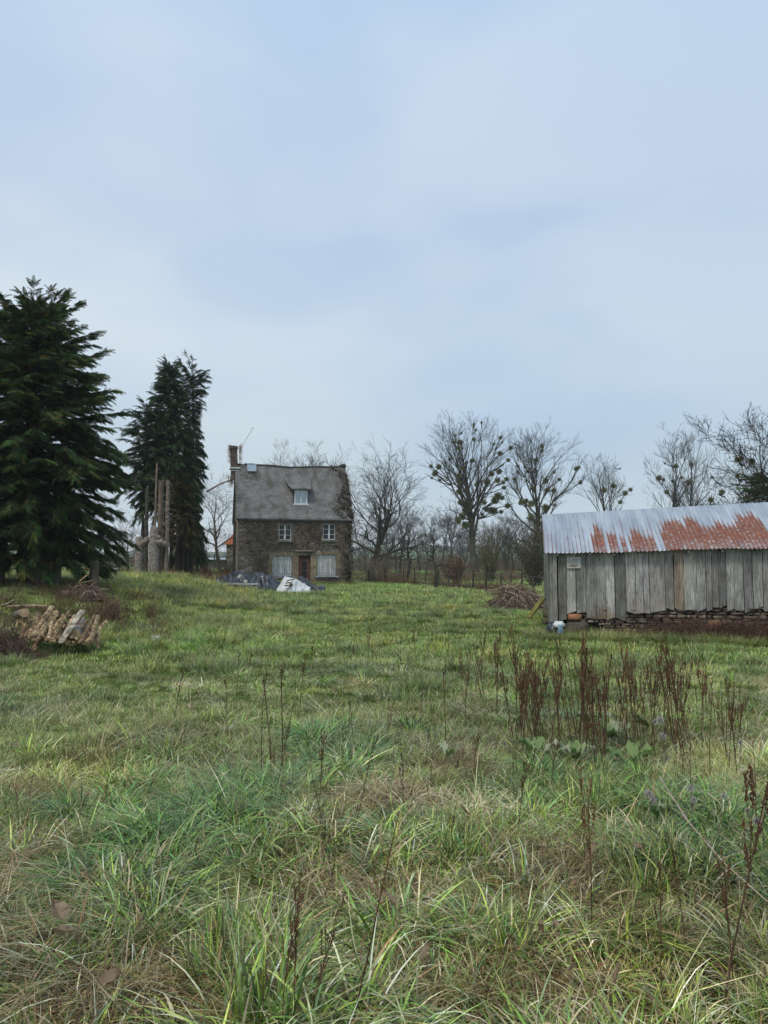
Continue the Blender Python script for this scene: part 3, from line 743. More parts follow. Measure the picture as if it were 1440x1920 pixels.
# torn hole cover in gable: rafter ends
mb = MB()
for k in range(12): mb.box((.3+k*.72, .09, eavez(.3+k*.72)-.045), (.05, .16, .06), col=(.7, .7, .7))
mb.build('rafter_ends', M['plank'], shed)
# rubble stone base: modelled stones
M['slatestone'] = simple('rubble_block', [(.3, (.10, .083, .065)), (.55, (.21, .175, .135)), (.8, (.34, .29, .225))], 6, .95, .15, .7, .02)
sb = MB(); sph = []
nlat, nlon = 5, 8
for a_ in range(nlat+1):
    for b_ in range(nlon):
        th = math.pi*a_/nlat; ph = 2*math.pi*b_/nlon; v = np.array([math.sin(th)*math.cos(ph), math.sin(th)*math.sin(ph), math.cos(th)])
        v = np.sign(v)*np.abs(v)**.45; sph.append(v*.5)
sph = np.array(sph); sF = np.array([[a_*nlon+b_, (a_+1)*nlon+b_, (a_+1)*nlon+(b_+1) % nlon, a_*nlon+(b_+1) % nlon] for a_ in range(nlat) for b_ in range(nlon)])
z = -.25
while z < .68:
    hh = rng.uniform(.035, .10); s_ = SP(1062, 1160)[0]
    while s_ < SHL:
        ww = rng.uniform(.08, .36); k = rng.uniform(.4, 1.15)
        if not (s_ < 1.15 and z < .29):
            top_ = z+hh < .70
            if top_: sb.scatter(sph+rng.normal(0, .055, sph.shape), sF, np.diag([ww*.97, .24*rng.uniform(.8, 1.1), hh*.96])[None], np.array([[s_+ww/2, WOF+.14+rng.uniform(-.02, .02), z+hh/2+rng.uniform(-.006, .006)]]), np.array([[k*1.05, k, k*.95]]))
        s_ += ww
    z += hh
sb.build('stone_base', M['slatestone'], shed, True)
a_ = SP(1060, 1191, 0); b_ = SP(1108, 1164, 0)
MB().scatter(sph*1.0, sF, np.diag([b_[0]-a_[0], .42, .34])[None], np.array([[(a_[0]+b_[0])/2, .26, .16]]), np.array([[.42, .43, .43]])).build('foundation_block', M['slatestone'], shed, True)
mb = MB(); a_ = SP(1064, 1163, WOF); b_ = SP(1092, 1151, WOF)
mb.scatter(sph, sF, np.diag([b_[0]-a_[0], .25, b_[1]-a_[1]])[None], np.array([[(a_[0]+b_[0])/2, WOF+.08, (a_[1]+b_[1])/2]]), np.array([[1.7, .95, .66]])).build('red_brick_block', M['slatestone'], shed, True)
mb = MB(); a_ = SP(1340, 1172, WOF-.03); mb.scatter(sph, sF, np.diag([.3, .22, .22])[None], np.array([[a_[0], WOF+.02, a_[1]]]), np.array([[1.2, .82, .6]])).build('ochre_block', M['slatestone'], shed, True)
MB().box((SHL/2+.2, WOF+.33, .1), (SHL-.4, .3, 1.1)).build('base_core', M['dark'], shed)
# notice on the shed: pale board with three lines of faded writing
a_ = SP(1062, 1044.5, WOF-.02); b_ = SP(1089, 1065.5, WOF-.02)
M['paper'] = simple('faded_notice', [(.3, (.36, .36, .33)), (.7, (.50, .50, .47))], 9, .7, .2, 0)
sign = MB().box(((a_[0]+b_[0])/2, WOF-.022, (a_[1]+b_[1])/2), (b_[0]-a_[0], .012, a_[1]-b_[1]), jit=.002).build('notice_board', M['paper'])
sign.matrix_world = shed.matrix_world
sign.location = shed.location; sign.rotation_euler = shed.rotation_euler
tag(sign, 'small pale notice with dark faded lines nailed on the shed planks', 'notice')
mb = MB(); cxn = (a_[0]+b_[0])/2; wn_ = b_[0]-a_[0]; hn = a_[1]-b_[1]
def scrib(z, w0, w1, hgt, col):
    x = w0
    while x < w1:
        l_ = rng.uniform(.008, .024); h_ = hgt*rng.uniform(.5, 1.2)
        mb.box((x+l_/2, WOF-.0305, z+rng.uniform(-.003, .003)+(x-w0)*.05), (l_*.8, .003, h_), rot=None, col=col); x += l_
scrib(a_[1]-hn*.22, cxn-wn_*.08, cxn+wn_*.28, .012, (.12, .12, .13)); scrib(a_[1]-hn*.42, cxn-wn_*.16, cxn+wn_*.28, .011, (.12, .12, .13))
scrib(a_[1]-hn*.66, cxn-wn_*.14, cxn+wn_*.2, .014, (.3, .12, .05))
for k in range(5): mb.box((cxn-wn_*.02, WOF-.0302-.0003*k, a_[1]-hn*(.76+.018*k)), (wn_*(.7-.08*k), .003, .009), col=(.35-.05*k, .16, .07))
M['ink'] = simple('ink', [(.3, (.7, .7, .7)), (.7, (1, 1, 1))], 30, .8, .1, 0)
mb.build('writing', M['ink'], sign)

# ------------------------------------------------------------ bare trees
def bare_tree(seed, H, r0_, crown_w, first=.22, levels=(16, 7, 5, 4), up=.5, style='poplar', lean=0, twig=.014, fork=False, color=(1, 1, 1), matn='bark', trunk_top=.95):
    if style == 'oak': trunk_top = .72
    rg = np.random.default_rng(seed)
    H = H*(.9 if style == 'poplar' else .93)
    n = 14; trunk = []; p = np.array([0, 0, -.2]); d = np.array([lean, 0, 1.0])
    seg = H*trunk_top/(n-1)
    wob = .05 if style == 'poplar' else .12
    if style == 'gnarl': wob = .22
    pos = p.copy(); tp = []
    for i in range(n):
        tp.append(pos.copy()); d = d+rg.normal(0, wob, 3)*[1, 1, .2]; d[:2] *= .9; d[0] += lean*.1; d[2] = max(d[2], .6); d /= np.linalg.norm(d); pos = pos+d*seg
    tp = np.array(tp); tr = r0_*(1-np.linspace(0, 1, n)**.8*.93); tr[0] *= 1.35
    if style in ('oak', 'gnarl'):
        cut = int(n*(first+.2)); tr = r0_*(1-np.linspace(0, 1, n)**.7*.95); tr[0] *= 1.4
    groups = {}
    def emit(pl, rd, lvl): groups.setdefault((len(pl), lvl), []).append((pl, rd))
    def poly(p0, d0, ln, m_, wob_, trop):
        p = p0.copy(); d = d0.copy(); out_ = [p.copy()]
        for _ in range(m_-1):
            d = d+rg.normal(0, wob_, 3); d[2] += trop; d /= np.linalg.norm(d)+1e-9; p = p+d*(ln/(m_-1)); out_.append(p.copy())
        return np.array(out_)
    nod = []
    cur = []
    for i in range(levels[0]):
        f = first+(1-first)*((i+rg.uniform(0, .8))/levels[0])
        k = f*(n-1); i0 = min(int(k), n-2); fr_ = k-i0; q = tp[i0]*(1-fr_)+tp[i0+1]*fr_
        az_ = i*2.4+rg.uniform(-.5, .5)
        if style == 'poplar':
            el = R(rg.uniform(32, 58)+18*f); prof = (math.sin(math.pi*min(1, (f-first)/(1-first)*.8+.25)))
            ln = crown_w*.5*prof/math.cos(el)*rg.uniform(.7, 1.15); ln = min(ln, H*.42, H*(1.02-f)*1.15+.8)
        elif style == 'oak':
            el = R(rg.uniform(5, 40)+48*((f-first)/(1-first))); cz = (f-first)/(1-first); prof = math.sqrt(max(.1, 1-(cz*.75)**2))
            ln = crown_w*.52*prof*rg.uniform(.8, 1.15)
        else:
            el = R(rg.uniform(5, 55)); ln = crown_w*.5*rg.uniform(.6, 1.15)
        dd = np.array([math.cos(az_)*math.cos(el), math.sin(az_)*math.cos(el), math.sin(el)])
        rr_ = min(r0_*.5, np.interp(f, np.linspace(0, 1, n), tr)*.62, ln*.03+.02)
        pl = poly(q, dd, ln, 9, .10 if style == 'poplar' else (.2 if style == 'oak' else .3), .06*up*2 if style != 'gnarl' else .02)
        rd = rr_*(1-np.linspace(0, 1, 9)*.78); emit(pl, rd, 0); cur.append((pl, rd, ln))
        nod += [x for x in pl[2:]]
    for L in range(1, 4):
        nxt = []
        m_ = (6, 5, 4)[L-1]; refl = crown_w*.5*(.47**(L-1))
        for pl, rd, ln in cur:
            for j in range(max(2, int(round(levels[L]*.72*min(1.5, max(.2, ln/refl)))))):
                f = rg.uniform(.22, 1) if L < 3 else rg.uniform(.1, 1)
                k = f*(len(pl)-1); i0 = min(int(k), len(pl)-2); q = pl[i0]*(1-k+i0)+pl[i0+1]*(k-i0)
                t_ = pl[i0+1]-pl[i0]; t_ /= np.linalg.norm(t_)+1e-9
                a = rg.normal(0, 1, 3); a -= a@t_*t_; a /= np.linalg.norm(a)+1e-9
                ang = R(rg.uniform(18, 48)); dd = t_*math.cos(ang)+a*math.sin(ang); dd[2] += .15*up
                l2 = ln*rg.uniform(.36, .6)*(1.2-.45*f); l2 = max(l2, .6 if H > 7 else .2)
                r2 = max(np.interp(f, np.linspace(0, 1, len(rd)), rd)*.55, twig*.6)
                pl2 = poly(q, dd, l2, m_, .07 if style == 'poplar' else .15, .05*up)
                rd2 = r2*(1-np.linspace(0, 1, m_)*.7); emit(pl2, rd2, L); nxt.append((pl2, rd2, l2))
        cur = nxt
        if L == 1: nod += [x[0][3] for x in cur]
    root = bpy.data.objects.new('bare_tree', None); COL.objects.link(root)
    MB().tubes(tp, tr, 9, color).build('trunk', M[matn], root, True)
    mb = MB()
    for (m_, L), lst in groups.items():
        Pn = np.array([a for a, _ in lst]); Rd = np.array([b_ for _, b_ in lst])
        if L >= 2: Rd = np.maximum(Rd, twig*(.42 if L == 3 else .7))
        mb.tubes(Pn, Rd, 6 if L == 0 else (4 if L == 1 else 3), color)
    mb.build('crown', M[matn], root)
    return root, np.array(nod), tp
# mistletoe ball meshes
M['mistle'] = leafy('mistletoe_leaf', .15, False, .6)
def mistle_mesh(seed):
    rg = np.random.default_rng(seed); mb = MB(); k = 260
    d = rg.normal(0, 1, (k, 3)); d /= np.linalg.norm(d, axis=1, keepdims=True); rr_ = rg.uniform(.3, 1, (k, 1))**.6
    pts = d*rr_*.5
    al = np.stack([pts*.1, pts*.6, pts], 1)
    mb.tubes(al, np.tile([.012, .009, .006], (k, 1)), 3, (.07, .07, .035))
    for _ in range(4):
        q = pts+rg.normal(0, .03, pts.shape); small_leaves(mb, q, .10, np.array([[.26, .26, .09], [.18, .19, .07], [.30, .27, .12]]))
    return mb.mesh('mistletoe', M['mistle'])
MM = [mistle_mesh(i) for i in range(3)]
def add_mistletoe(root, nodes, spots, base_loc, Y):
    """spots: (px,py,size_px): nearest branch node to that sighting carries the ball"""
    brm = []
    for px, py, sz in spots:
        tgt = P(px, py, Y)-base_loc
        dd = np.abs(nodes-tgt)*[1, .35, 1]; q = nodes[np.argmin((dd**2).sum(1))]
        q0 = q.copy(); q = np.array([tgt[0]*.85+q[0]*.15, q[1]*.8, tgt[2]*.85+q[2]*.15]); dn = np.array([q[0]*.45, q[1]*.5, q[2]-.9*abs(q[0])*.75-.6])
        nb = nodes[np.argmin(((nodes-(q+dn)/2)**2).sum(1))]; nb = nb if nb[2] < q[2] else q0; brm.append(np.array([nb, nb*.5+q*.5+[0, 0, -.12], q, q+(q-nb)*.35+[0, 0, .25]]))
        o = bpy.data.objects.new('mistletoe', MM[rng.integers(0, 3)]); COL.objects.link(o); o.parent = root
        s_ = sz/1440*Y*(1.05 if sz < 12 else .85); o.scale = (s_, s_, s_*.95); o.location = q; o.rotation_euler = (0, 0, rng.uniform(0, 6))
    if brm: MB().tubes(np.array(brm), np.tile([.075, .055, .04, .015], (len(brm), 1)), 4, (.9, .9, .9)).build('mistletoe_boughs', M['bark'], root)
def put(root, name, label, px, Y, rz=0, group=None, cat='tree', sc=None):
    X = (px-720)/1440*Y
    root.name = name; root.location = (X, Y, gz(X, Y)); root.rotation_euler = (0, 0, rz)
    if sc: root.scale = (sc, sc, sc)
    tag(root, label, cat, group); return root
def hgt(py_top, Y, px): # height needed to reach pixel row
    return P(px, py_top, Y)[2]-gz((px-720)/1440*Y, Y)
# big poplar with mistletoe
Y_ = 95
r_, nodes, tp = bare_tree(11, hgt(782, Y_, 887), .52, 11.5, .26, (26, 8, 6, 5), .5, 'poplar', twig=.016)
put(r_, 'poplar_tree', 'tallest bare poplar loaded with many mistletoe balls, left of the shed roof', 887, Y_)
sp5 = [(548, 425, 46), (568, 390, 36), (522, 400, 24), (635, 345, 22), (615, 362, 18), (655, 345, 14), (685, 282, 30), (697, 243, 36), (660, 250, 24), (667, 210, 20), (705, 198, 16), (715, 395, 26), (735, 372, 22), (780, 228, 24), (790, 180, 18), (820, 130, 16), (780, 145, 18), (690, 440, 34), (690, 475, 40), (735, 525, 46), (690, 540, 36), (850, 490, 50), (890, 430, 36), (945, 412, 46), (910, 473, 36), (948, 487, 26), (970, 465, 28), (955, 522, 26), (935, 560, 56), (915, 590, 60), (965, 575, 30), (900, 645, 62), (920, 650, 50), (865, 640, 34), (965, 655, 28), (1000, 630, 34), (840, 603, 28), (835, 672, 22), (930, 325, 34), (920, 230, 24), (895, 257, 16), (932, 262, 14), (990, 300, 28), (1020, 322, 28), (730, 610, 60), (740, 645, 70), (700, 600, 46), (770, 345, 24), (785, 345, 20), (790, 500, 40), (580, 470, 18), (525, 455, 18), (980, 358, 14), (550, 415, 30), (785, 665, 40), (700, 690, 60), (680, 720, 50), (720, 740, 60)]
base = np.array([*r_.location])
add_mistletoe(r_, nodes, [(640+x/3.13, 750+y/3.13, s_/3.13) for x, y, s_ in sp5], base, Y_)
Y_ = 92
r_, nodes, tp = bare_tree(23, hgt(805, Y_, 1012), .42, 11.0, .30, (24, 8, 6, 5), .6, 'poplar', twig=.016)
put(r_, 'poplar_tree', 'bare round crowned poplar with mistletoe, just left of the shed roof corner', 1012, Y_)
sp6 = [(1180, 268, 24), (1180, 297, 24), (1145, 348, 30), (1095, 420, 26), (1083, 390, 20), (1040, 385, 20), (1037, 420, 20), (1150, 418, 20), (1195, 480, 44), (1245, 428, 18), (1350, 418, 30), (1368, 407, 20), (1287, 463, 24), (1395, 487, 26), (1240, 532, 40), (1215, 525, 34), (1120, 515, 28), (1055, 602, 36), (1110, 610, 54), (1090, 590, 40), (1200, 630, 60), (1015, 465, 22), (1245, 618, 20), (1120, 690, 60)]
add_mistletoe(r_, nodes, [(640+x/3.13, 750+y/3.13, s_/3.13) for x, y, s_ in sp6], np.array([*r_.location]), Y_)
Y_ = 108
r_, nodes, tp = bare_tree(31, hgt(848, Y_, 1150), .30, 8.6, .3, (18, 7, 5, 4), .7, 'poplar', twig=.015)
put(r_, 'poplar_tree', 'smaller bare poplar behind the middle of the shed roof, four mistletoe balls', 1148, Y_)
sp7 = [(330, 645, 40), (395, 615, 40), (500, 655, 38), (550, 632, 30), (460, 720, 32), (432, 507, 14)]
add_mistletoe(r_, nodes, [(1040+x/3.6, 740+y/3.6, s_/3.6) for x, y, s_ in sp7], np.array([*r_.location]), Y_)
Y_ = 100
r_, nodes, tp = bare_tree(37, hgt(815, Y_, 1257), .3, 7.4, .3, (20, 7, 5, 4), .9, 'poplar', twig=.015)
put(r_, 'poplar_tree', 'slender bare poplar right of the small mistletoe poplar, behind the shed', 1257, Y_)
add_mistletoe(r_, nodes, [(1040+x/3.6, 740+y/3.6, s_/3.6) for x, y, s_ in [(700, 565, 40), (728, 472, 16), (720, 580, 26), (745, 660, 34), (800, 680, 30), (790, 590, 26)]], np.array([*r_.location]), Y_)
r_, nodes, tp = bare_tree(41, hgt(822, 96, 1292), .3, 6.5, .3, (18, 7, 5, 4), .9, 'poplar', twig=.015)
put(r_, 'poplar_tree', 'slim bare poplar with one brown mistletoe ball, second from the dark thicket', 1292, 96)
add_mistletoe(r_, nodes, [(1040+x/3.6, 740+y/3.6, s_/3.6) for x, y, s_ in [(824, 482, 36), (925, 470, 30), (897, 595, 40), (860, 560, 26)]], np.array([*r_.location]), 96)
# darker nearer trees behind shed right
for k, (px, top, Yk, cw, sd, lb) in enumerate([(1322, 868, 62, 5.0, 51, 'low dark bare tree behind the shed roof, beside the slim poplar'),
                                              (1352, 850, 58, 5.5, 52, 'leaning dark bare tree with twisted limbs behind the right part of the shed'),
                                              (1388, 800, 50, 7.0, 53, 'dense dark bare tree near the right edge behind the shed')]):
    r_, nodes, tp = bare_tree(sd, hgt(top, Yk, px), .17, cw, .32, (14, 7, 5, 4), .3, 'oak', twig=.013, color=(.6, .6, .6), lean=.12*(k == 1))
    put(r_, 'bare_tree', lb, px, Yk)
    add_mistletoe(r_, nodes, [(px+rng.uniform(-25, 25), top+rng.uniform(40, 110), rng.uniform(6, 12)) for _ in range(5)], np.array([*r_.location]), Yk)
r_, nodes, tp = bare_tree(57, hgt(822, 30, 1425), .17, 7.8, .28, (26, 9, 7, 5), .35, 'gnarl', twig=.012, color=(.4, .34, .34))
put(r_, 'bare_tree', 'nearest leafless tree reaching up over the right end of the shed roof', 1440, 30)
# oak right of house
r_, nodes, tp = bare_tree(63, hgt(862, 74, 705), .46, 13.5, .24, (26, 9, 7, 5), .12, 'oak', twig=.014, color=(.75, .75, .75))
put(r_, 'oak_tree', 'wide domed bare oak standing right behind the stone house', 695, 74)
r_, nodes, tp = bare_tree(67, hgt(905, 80, 760), .2, 5.5, .3, (16, 7, 5, 4), .35, 'oak', twig=.014, color=(.8, .8, .8))
put(r_, 'bare_tree', 'medium bare tree between the domed oak and the mistletoe poplars', 752, 82)
r_, nodes, tp = bare_tree(71, hgt(965, 48, 818), .17, 4.2, .35, (9, 5, 5, 4), .3, 'gnarl', twig=.008, color=(.7, .72, .66), matn='barkgreen')
put(r_, 'orchard_tree', 'small forked orchard tree standing at the wire fence in the middle', 817, 47)
r_, nodes, tp = bare_tree(73, hgt(985, 60, 770), .14, 5.0, .42, (9, 5, 5, 3), .1, 'gnarl', twig=.008, color=(.55, .55, .52), lean=.1)
put(r_, 'orchard_tree', 'dark gnarled orchard tree with crooked spreading limbs behind the fence', 765, 60)
# behind the roof and left of the house
r_, nodes, tp = bare_tree(77, hgt(833, 84, 565), .24, 6.5, .3, (18, 7, 5, 4), .6, 'poplar', twig=.013)
put(r_, 'bare_tree', 'pale bare tree showing above the roof ridge, over the dormer', 558, 84)
r_, nodes, tp = bare_tree(79, hgt(828, 86, 600), .24, 5.2, .3, (18, 7, 5, 4), .7, 'poplar', twig=.013)
put(r_, 'bare_tree', 'slim bare tree showing above the roof ridge right of the dormer', 602, 86)
r_, nodes, tp = bare_tree(83, hgt(850, 66, 408), .2, 6.5, .3, (18, 8, 6, 4), -.35, 'oak', twig=.010, color=(1.1, 1, .95))
put(r_, 'bare_tree', 'leafless drooping tree between the tall conifers and the house chimney', 412, 66)
r_, nodes, tp = bare_tree(87, hgt(950, 78, 215), .15, 6.5, .3, (14, 7, 5, 4), .2, 'oak', twig=.010)
put(r_, 'bare_tree', 'small grey bare tree seen between the big conifer and the pale stumps', 236, 78)
# slender trees of the wood behind: a few kinds, copied
protos = []
for k, sd in enumerate((101, 102, 103, 104, 105)):
    r_, nodes, tp = bare_tree(sd, 11, .17, 4.4, .25, (13, 6, 5, 3), .6, 'poplar' if k % 2 else 'oak', twig=.016, color=(.85, .85, .85))
    protos.append(r_)
labw = 'slender grey bare tree in the wood behind the fence and the stone house'
used = set()
spots = [(x, rng.uniform(105, 175)) for x in np.linspace(655, 1015, 44)+rng.uniform(-5, 5, 44)]
spots += [(x, rng.uniform(120, 190)) for x in np.linspace(-60, 425, 26)+rng.uniform(-8, 8, 26)]
spots += [(x, rng.uniform(90, 120)) for x in (900, 925, 948, 962, 985, 998, 840, 870)]
spots += [(x, rng.uniform(150, 220)) for x in np.linspace(1030, 1700, 26)]
spots += [(x, rng.uniform(95, 115)) for x in (1190, 1212, 1228, 1322, 1338, 1352, 1372, 1395, 1410)]
for i, (px, Yk) in enumerate(spots):
    k = i % 5; left = px < 430
    Xk = (px-720)/1440*Yk; hs = rng.uniform(.72, 1.1)*(.75 if left else 1.0)*(Yk/140)**.7*(.75 if px > 1030 else 1)
    lb = labw if 600 < px < 1030 else ('grey bare tree in the far treeline beyond the left pasture' if left else 'grey bare tree in the far treeline behind the wooden shed')
    gp = 'bare trees of the wood behind the fence' if 600 < px < 1030 else ('bare trees of the far treeline on the left' if left else 'bare trees of the far treeline behind the shed')
    if k not in used:
        used.add(k); o = protos[k]; o.scale = (hs, hs, hs)
    else: o = dup(protos[k], sc=hs)
    o.location = (Xk, Yk, gz(Xk, Yk)-.2); o.rotation_euler = (0, 0, rng.uniform(0, 6))
    o.name = 'slender_tree'; tag(o, lb, 'tree', gp)

# ------------------------------------------------------------ conifers
def frond_proto():
    V = []; F_ = []
    nL = 7
    for i in range(nL):
        f = i/(nL-1); x = .08+.88*f; ln = .34*(1-f*.78)+.05; z0_ = -.24*x*x
        for sg in (-1, 1):
            b0_ = len(V); tx = x+ln*.75; ty = sg*ln*.75; wd = .036
            V += [[x-wd, 0, z0_], [x+wd, 0, z0_], [(x+tx)/2+wd*1.3, ty*.55, z0_-.04], [tx, ty, z0_-.15], [(x+tx)/2-wd*1.3, ty*.6, z0_-.05]]
            F_.append([b0_, b0_+1, b0_+2, b0_+4]); F_.append([b0_+4, b0_+2, b0_+3, b0_+3])
    return np.array(V), F_
fV, fF = frond_proto()
fF4 = np.array([f for f in fF if f[2] != f[3]]); fF3 = np.array([f[:3] for f in fF if f[2] == f[3]])
def fronds(mb, T, D, size, cols, rollsd=.55):
    k = len(T); up = np.tile([0, 0, 1.], (k, 1))+rng.normal(0, rollsd, (k, 3))
    M3 = frames(D, up)*size[:, None, None]
    W = np.einsum('kij,nj->kni', M3, fV)+T[:, None, :]
    n = len(fV); off = (np.arange(k)*n)[:, None, None]
    c = np.repeat(cols, n, axis=0)
    base_ = mb.n
    mb.add(W.reshape(-1, 3), (fF4[None]+off).reshape(-1, 4), c)
    mb.f.append((fF3[None]+off).reshape(-1, 3)+base_)
def conifer(seed, H, rad, prof, nl, per, fs, cols, base_f=.1, droop=.5, trunk_r=.25, rough=.18, mask=None, tops=1, squeeze=None):
    rg = np.random.default_rng(seed)
    mb = MB(); tb = MB()
    tpz = np.linspace(-.3, H*.97, 10); tpp = np.stack([rg.normal(0, .05, 10), rg.normal(0, .05, 10), tpz], -1)
    tb.tubes(tpp, trunk_r*(1-np.linspace(0, .95, 10)), 8, (.8, .7, .65))
    T = []; D = []; Sz = []; Cc = []; limbs = []
    for i in range(nl):
        f = base_f+(1-base_f)*((i+rg.random())/nl)**.9
        az_ = i*2.39996+rg.uniform(-.3, .3)
        Rm = rad*prof(f)*(1+np.clip(rg.normal(0, rough), -.4, .13)+.18*math.sin(az_*2+seed)*math.sin(f*9+seed))
        Rm = max(Rm, .25)
        el = R(8+40*f**2+rg.uniform(-22, 20)); n = 8; ts = np.linspace(0, 1, n)
        out_ = np.stack([math.cos(az_)*Rm*ts, math.sin(az_)*Rm*ts, f*H+Rm*(math.tan(el)*ts-droop*ts**2*(1-f*.6))], -1)
        out_[:, :2] += rg.normal(0, .03, (n, 2))*Rm
        if mask is not None and not mask(az_, f): continue
        limbs.append((out_, Rm))
        m_ = max(5, int(per*Rm/rad+3))
        for tq in rg.uniform(.22, 1.0, m_)**.8:
            k_ = tq*(n-1); i0 = min(int(k_), n-2); q = out_[i0]*(1-k_+i0)+out_[i0+1]*(k_-i0)
            dd = out_[i0+1]-out_[i0]; dd /= np.linalg.norm(dd)
            sd = rg.choice([-1, 1])*rg.uniform(.1, 1.1); c_, s_ = math.cos(sd), math.sin(sd)
            d2 = np.array([dd[0]*c_-dd[1]*s_, dd[0]*s_+dd[1]*c_, dd[2]*.6-rg.uniform(0, .5)*droop])
            T.append(q); D.append(d2); Sz.append(fs*rg.uniform(.55, 1.25)*(.65+.35*(1-f))); ci = rg.integers(0, len(cols))
            Cc.append(cols[ci]*rg.uniform(.4, 1.6) if rg.random() > .07 else np.array([.10, .065, .025])*rg.uniform(.5, 1.2))
        tipd = out_[-1]-out_[-2]; T.append(out_[-1]-tipd*.3); D.append(tipd+[0, 0, -.02]); Sz.append(fs*.9); Cc.append(cols[0]*1.2)
    for _ in range(14*tops): # leader tuft
        a = rg.uniform(0, 6.28); T.append([rg.normal(0, .1), rg.normal(0, .1), H*rg.uniform(.9, .99)]); D.append([math.cos(a)*.4, math.sin(a)*.4, 1]); Sz.append(fs*.6); Cc.append(cols[0])
    fronds(mb, np.array(T), np.array(D), np.array(Sz), np.array(Cc))
    La = np.array([l for l, _ in limbs]); Lr = np.array([np.linspace(.012+.016*r__, .006, 8) for _, r__ in limbs])
    tb2 = MB().tubes(La, Lr, 4, (.8, .7, .6))
    root = bpy.data.objects.new('conifer_tree', None); COL.objects.link(root)
    tb.build('trunk', M['bark'], root, True); mb.build('foliage', M['conifer'], root); tb2.build('limbs', M['bark'], root)
    return root
greens = np.array([[.06, .11, .03], [.045, .085, .034], [.075, .125, .03], [.05, .09, .04], [.13, .125, .034], [.045, .078, .03]])
Yc = 27
Hc = hgt(582, Yc, 60)
cn = conifer(3, Hc, 2.75, lambda f: (min(1, (f+.32)/.66)*(1-max(0, f-.5)/.5)**.8)*1.0+.12*(f < .93), 640, 74, .43, greens, .11, .46, .30, .13, tops=1)
put(cn, 'conifer_tree', 'largest dark green conifer with drooping fronds filling the left edge', 52, Yc)
# taller group further back
Yg = 45
grn2 = np.array([[.044, .084, .034], [.055, .09, .036], [.036, .068, .032], [.065, .085, .03]])
yel = np.array([[.060, .055, .016], [.075, .060, .018], [.045, .050, .018], [.09, .065, .02]])
Yg = 47.5
c1 = conifer(5, hgt(695, Yg, 312), 2.0, lambda f: (1-max(0, f-.25)/.75)**.62*.95+.12, 620, 42, .40, grn2, .33, .9, .22, .16, tops=2)
put(c1, 'conifer_tree', 'tall dense conifer, highest of the group left of the house', 312, Yg)
c2 = conifer(6, hgt(705, Yg+1.2, 366), 1.25, lambda f: .28+.22*(f > .84)+.50*(1-f)+.12*math.sin(f*14), 480, 34, .37, grn2, .08, 1.0, .16, .22)
put(c2, 'conifer_tree', 'narrow conifer with a ragged leaning top nearest the house', 357, Yg+1.2)
c3 = conifer(8, hgt(765, Yg-1, 262), 1.45, lambda f: (1-max(0, f-.6)/.4)**.6*.95+.1, 150, 22, .5, grn2, .48, .7, .15, .35, mask=None)
put(c3, 'conifer_tree', 'thinner conifer with bare lower trunk, left of the tall group', 268, Yg-1)
c4 = conifer(9, hgt(905, Yg-1.6, 335), 1.15, lambda f: (1-f)**.6*.9+.25, 150, 16, .45, yel, .36, .8, .12, .3)
put(c4, 'conifer_tree', 'low yellowish brown conifer growth in front of the tall dense conifer', 337, Yg-1.4)
# pale bare trunks
def pole(name, label, px, y0, y1, Yk, r0_, r1_, lean=0, matn='paletrunk', twigs=0, color=(1, 1, 1)):
    X = (px-720)/1440*Yk; z0_ = gz(X, Yk); top = P(px, y1, Yk)[2]-z0_
    o = thing(name, label, 'dead tree', (X, Yk, z0_))
    n = 9; zz = np.linspace(-.25, top, n); pl = np.stack([lean*zz/max(top, 1)+rng.normal(0, .012, n), rng.normal(0, .012, n), zz], -1)
    MB().tubes(pl, np.linspace(r0_, r1_, n)*(1+rng.normal(0, .04, n)), 8, color, cap=True).build('trunk', M[matn], o, True)
    if twigs:
        al = np.array([walk(6, (lean, 0, top*rng.uniform(.3, 1)), (rng.normal(), rng.normal(), .2), .16, .3, None, -.12) for _ in range(twigs)])
        MB().tubes(al, np.tile(np.linspace(.014, .005, 6), (twigs, 1)), 3, (1.1, .9, .8)).build('twigs', M['twig'], o)
    return o
pole('dead_tree', 'tall thin pale bare trunk left of two trimmed trunks by the conifers', 289, 0, 868, 43.4, .075, .05, .06, 'twig', 14, (.9, .82, .75))
pole('dead_tree', 'reddish trimmed trunk above the right pale pollard stump', 300, 0, 902, 43.0, .17, .13, 0, 'twig', 26, (.70, .65, .61))
pole('dead_tree', 'pale pinkish trimmed trunk rightmost of the three by the conifers', 313, 0, 900, 42.8, .12, .10, 0, 'paletrunk', 30, (.82, .76, .72))
pole('dead_tree', 'dark slim trunk between the two pale pollard stumps', 274, 0, 915, 44, .12, .1, 0, 'barkgreen', 10)
pole('dead_tree', 'short pale dead birch trunk beside the black trough', 222, 0, 1032, 40, .09, .07, 0, 'paletrunk', 4, (1.2, 1.2, 1.15))
for k, (px, yt) in enumerate([(333, 1000), (343, 995), (350, 990), (359, 990), (322, 1000)]):
    pole('dead_tree', 'dark straight trunk in the row under the tall dense conifer', px, 0, yt-20, 45+k*.3, .12, .1, 0, 'bark', 0, (.5, .45, .4))['group'] = 'dark trunks under the tall conifer'
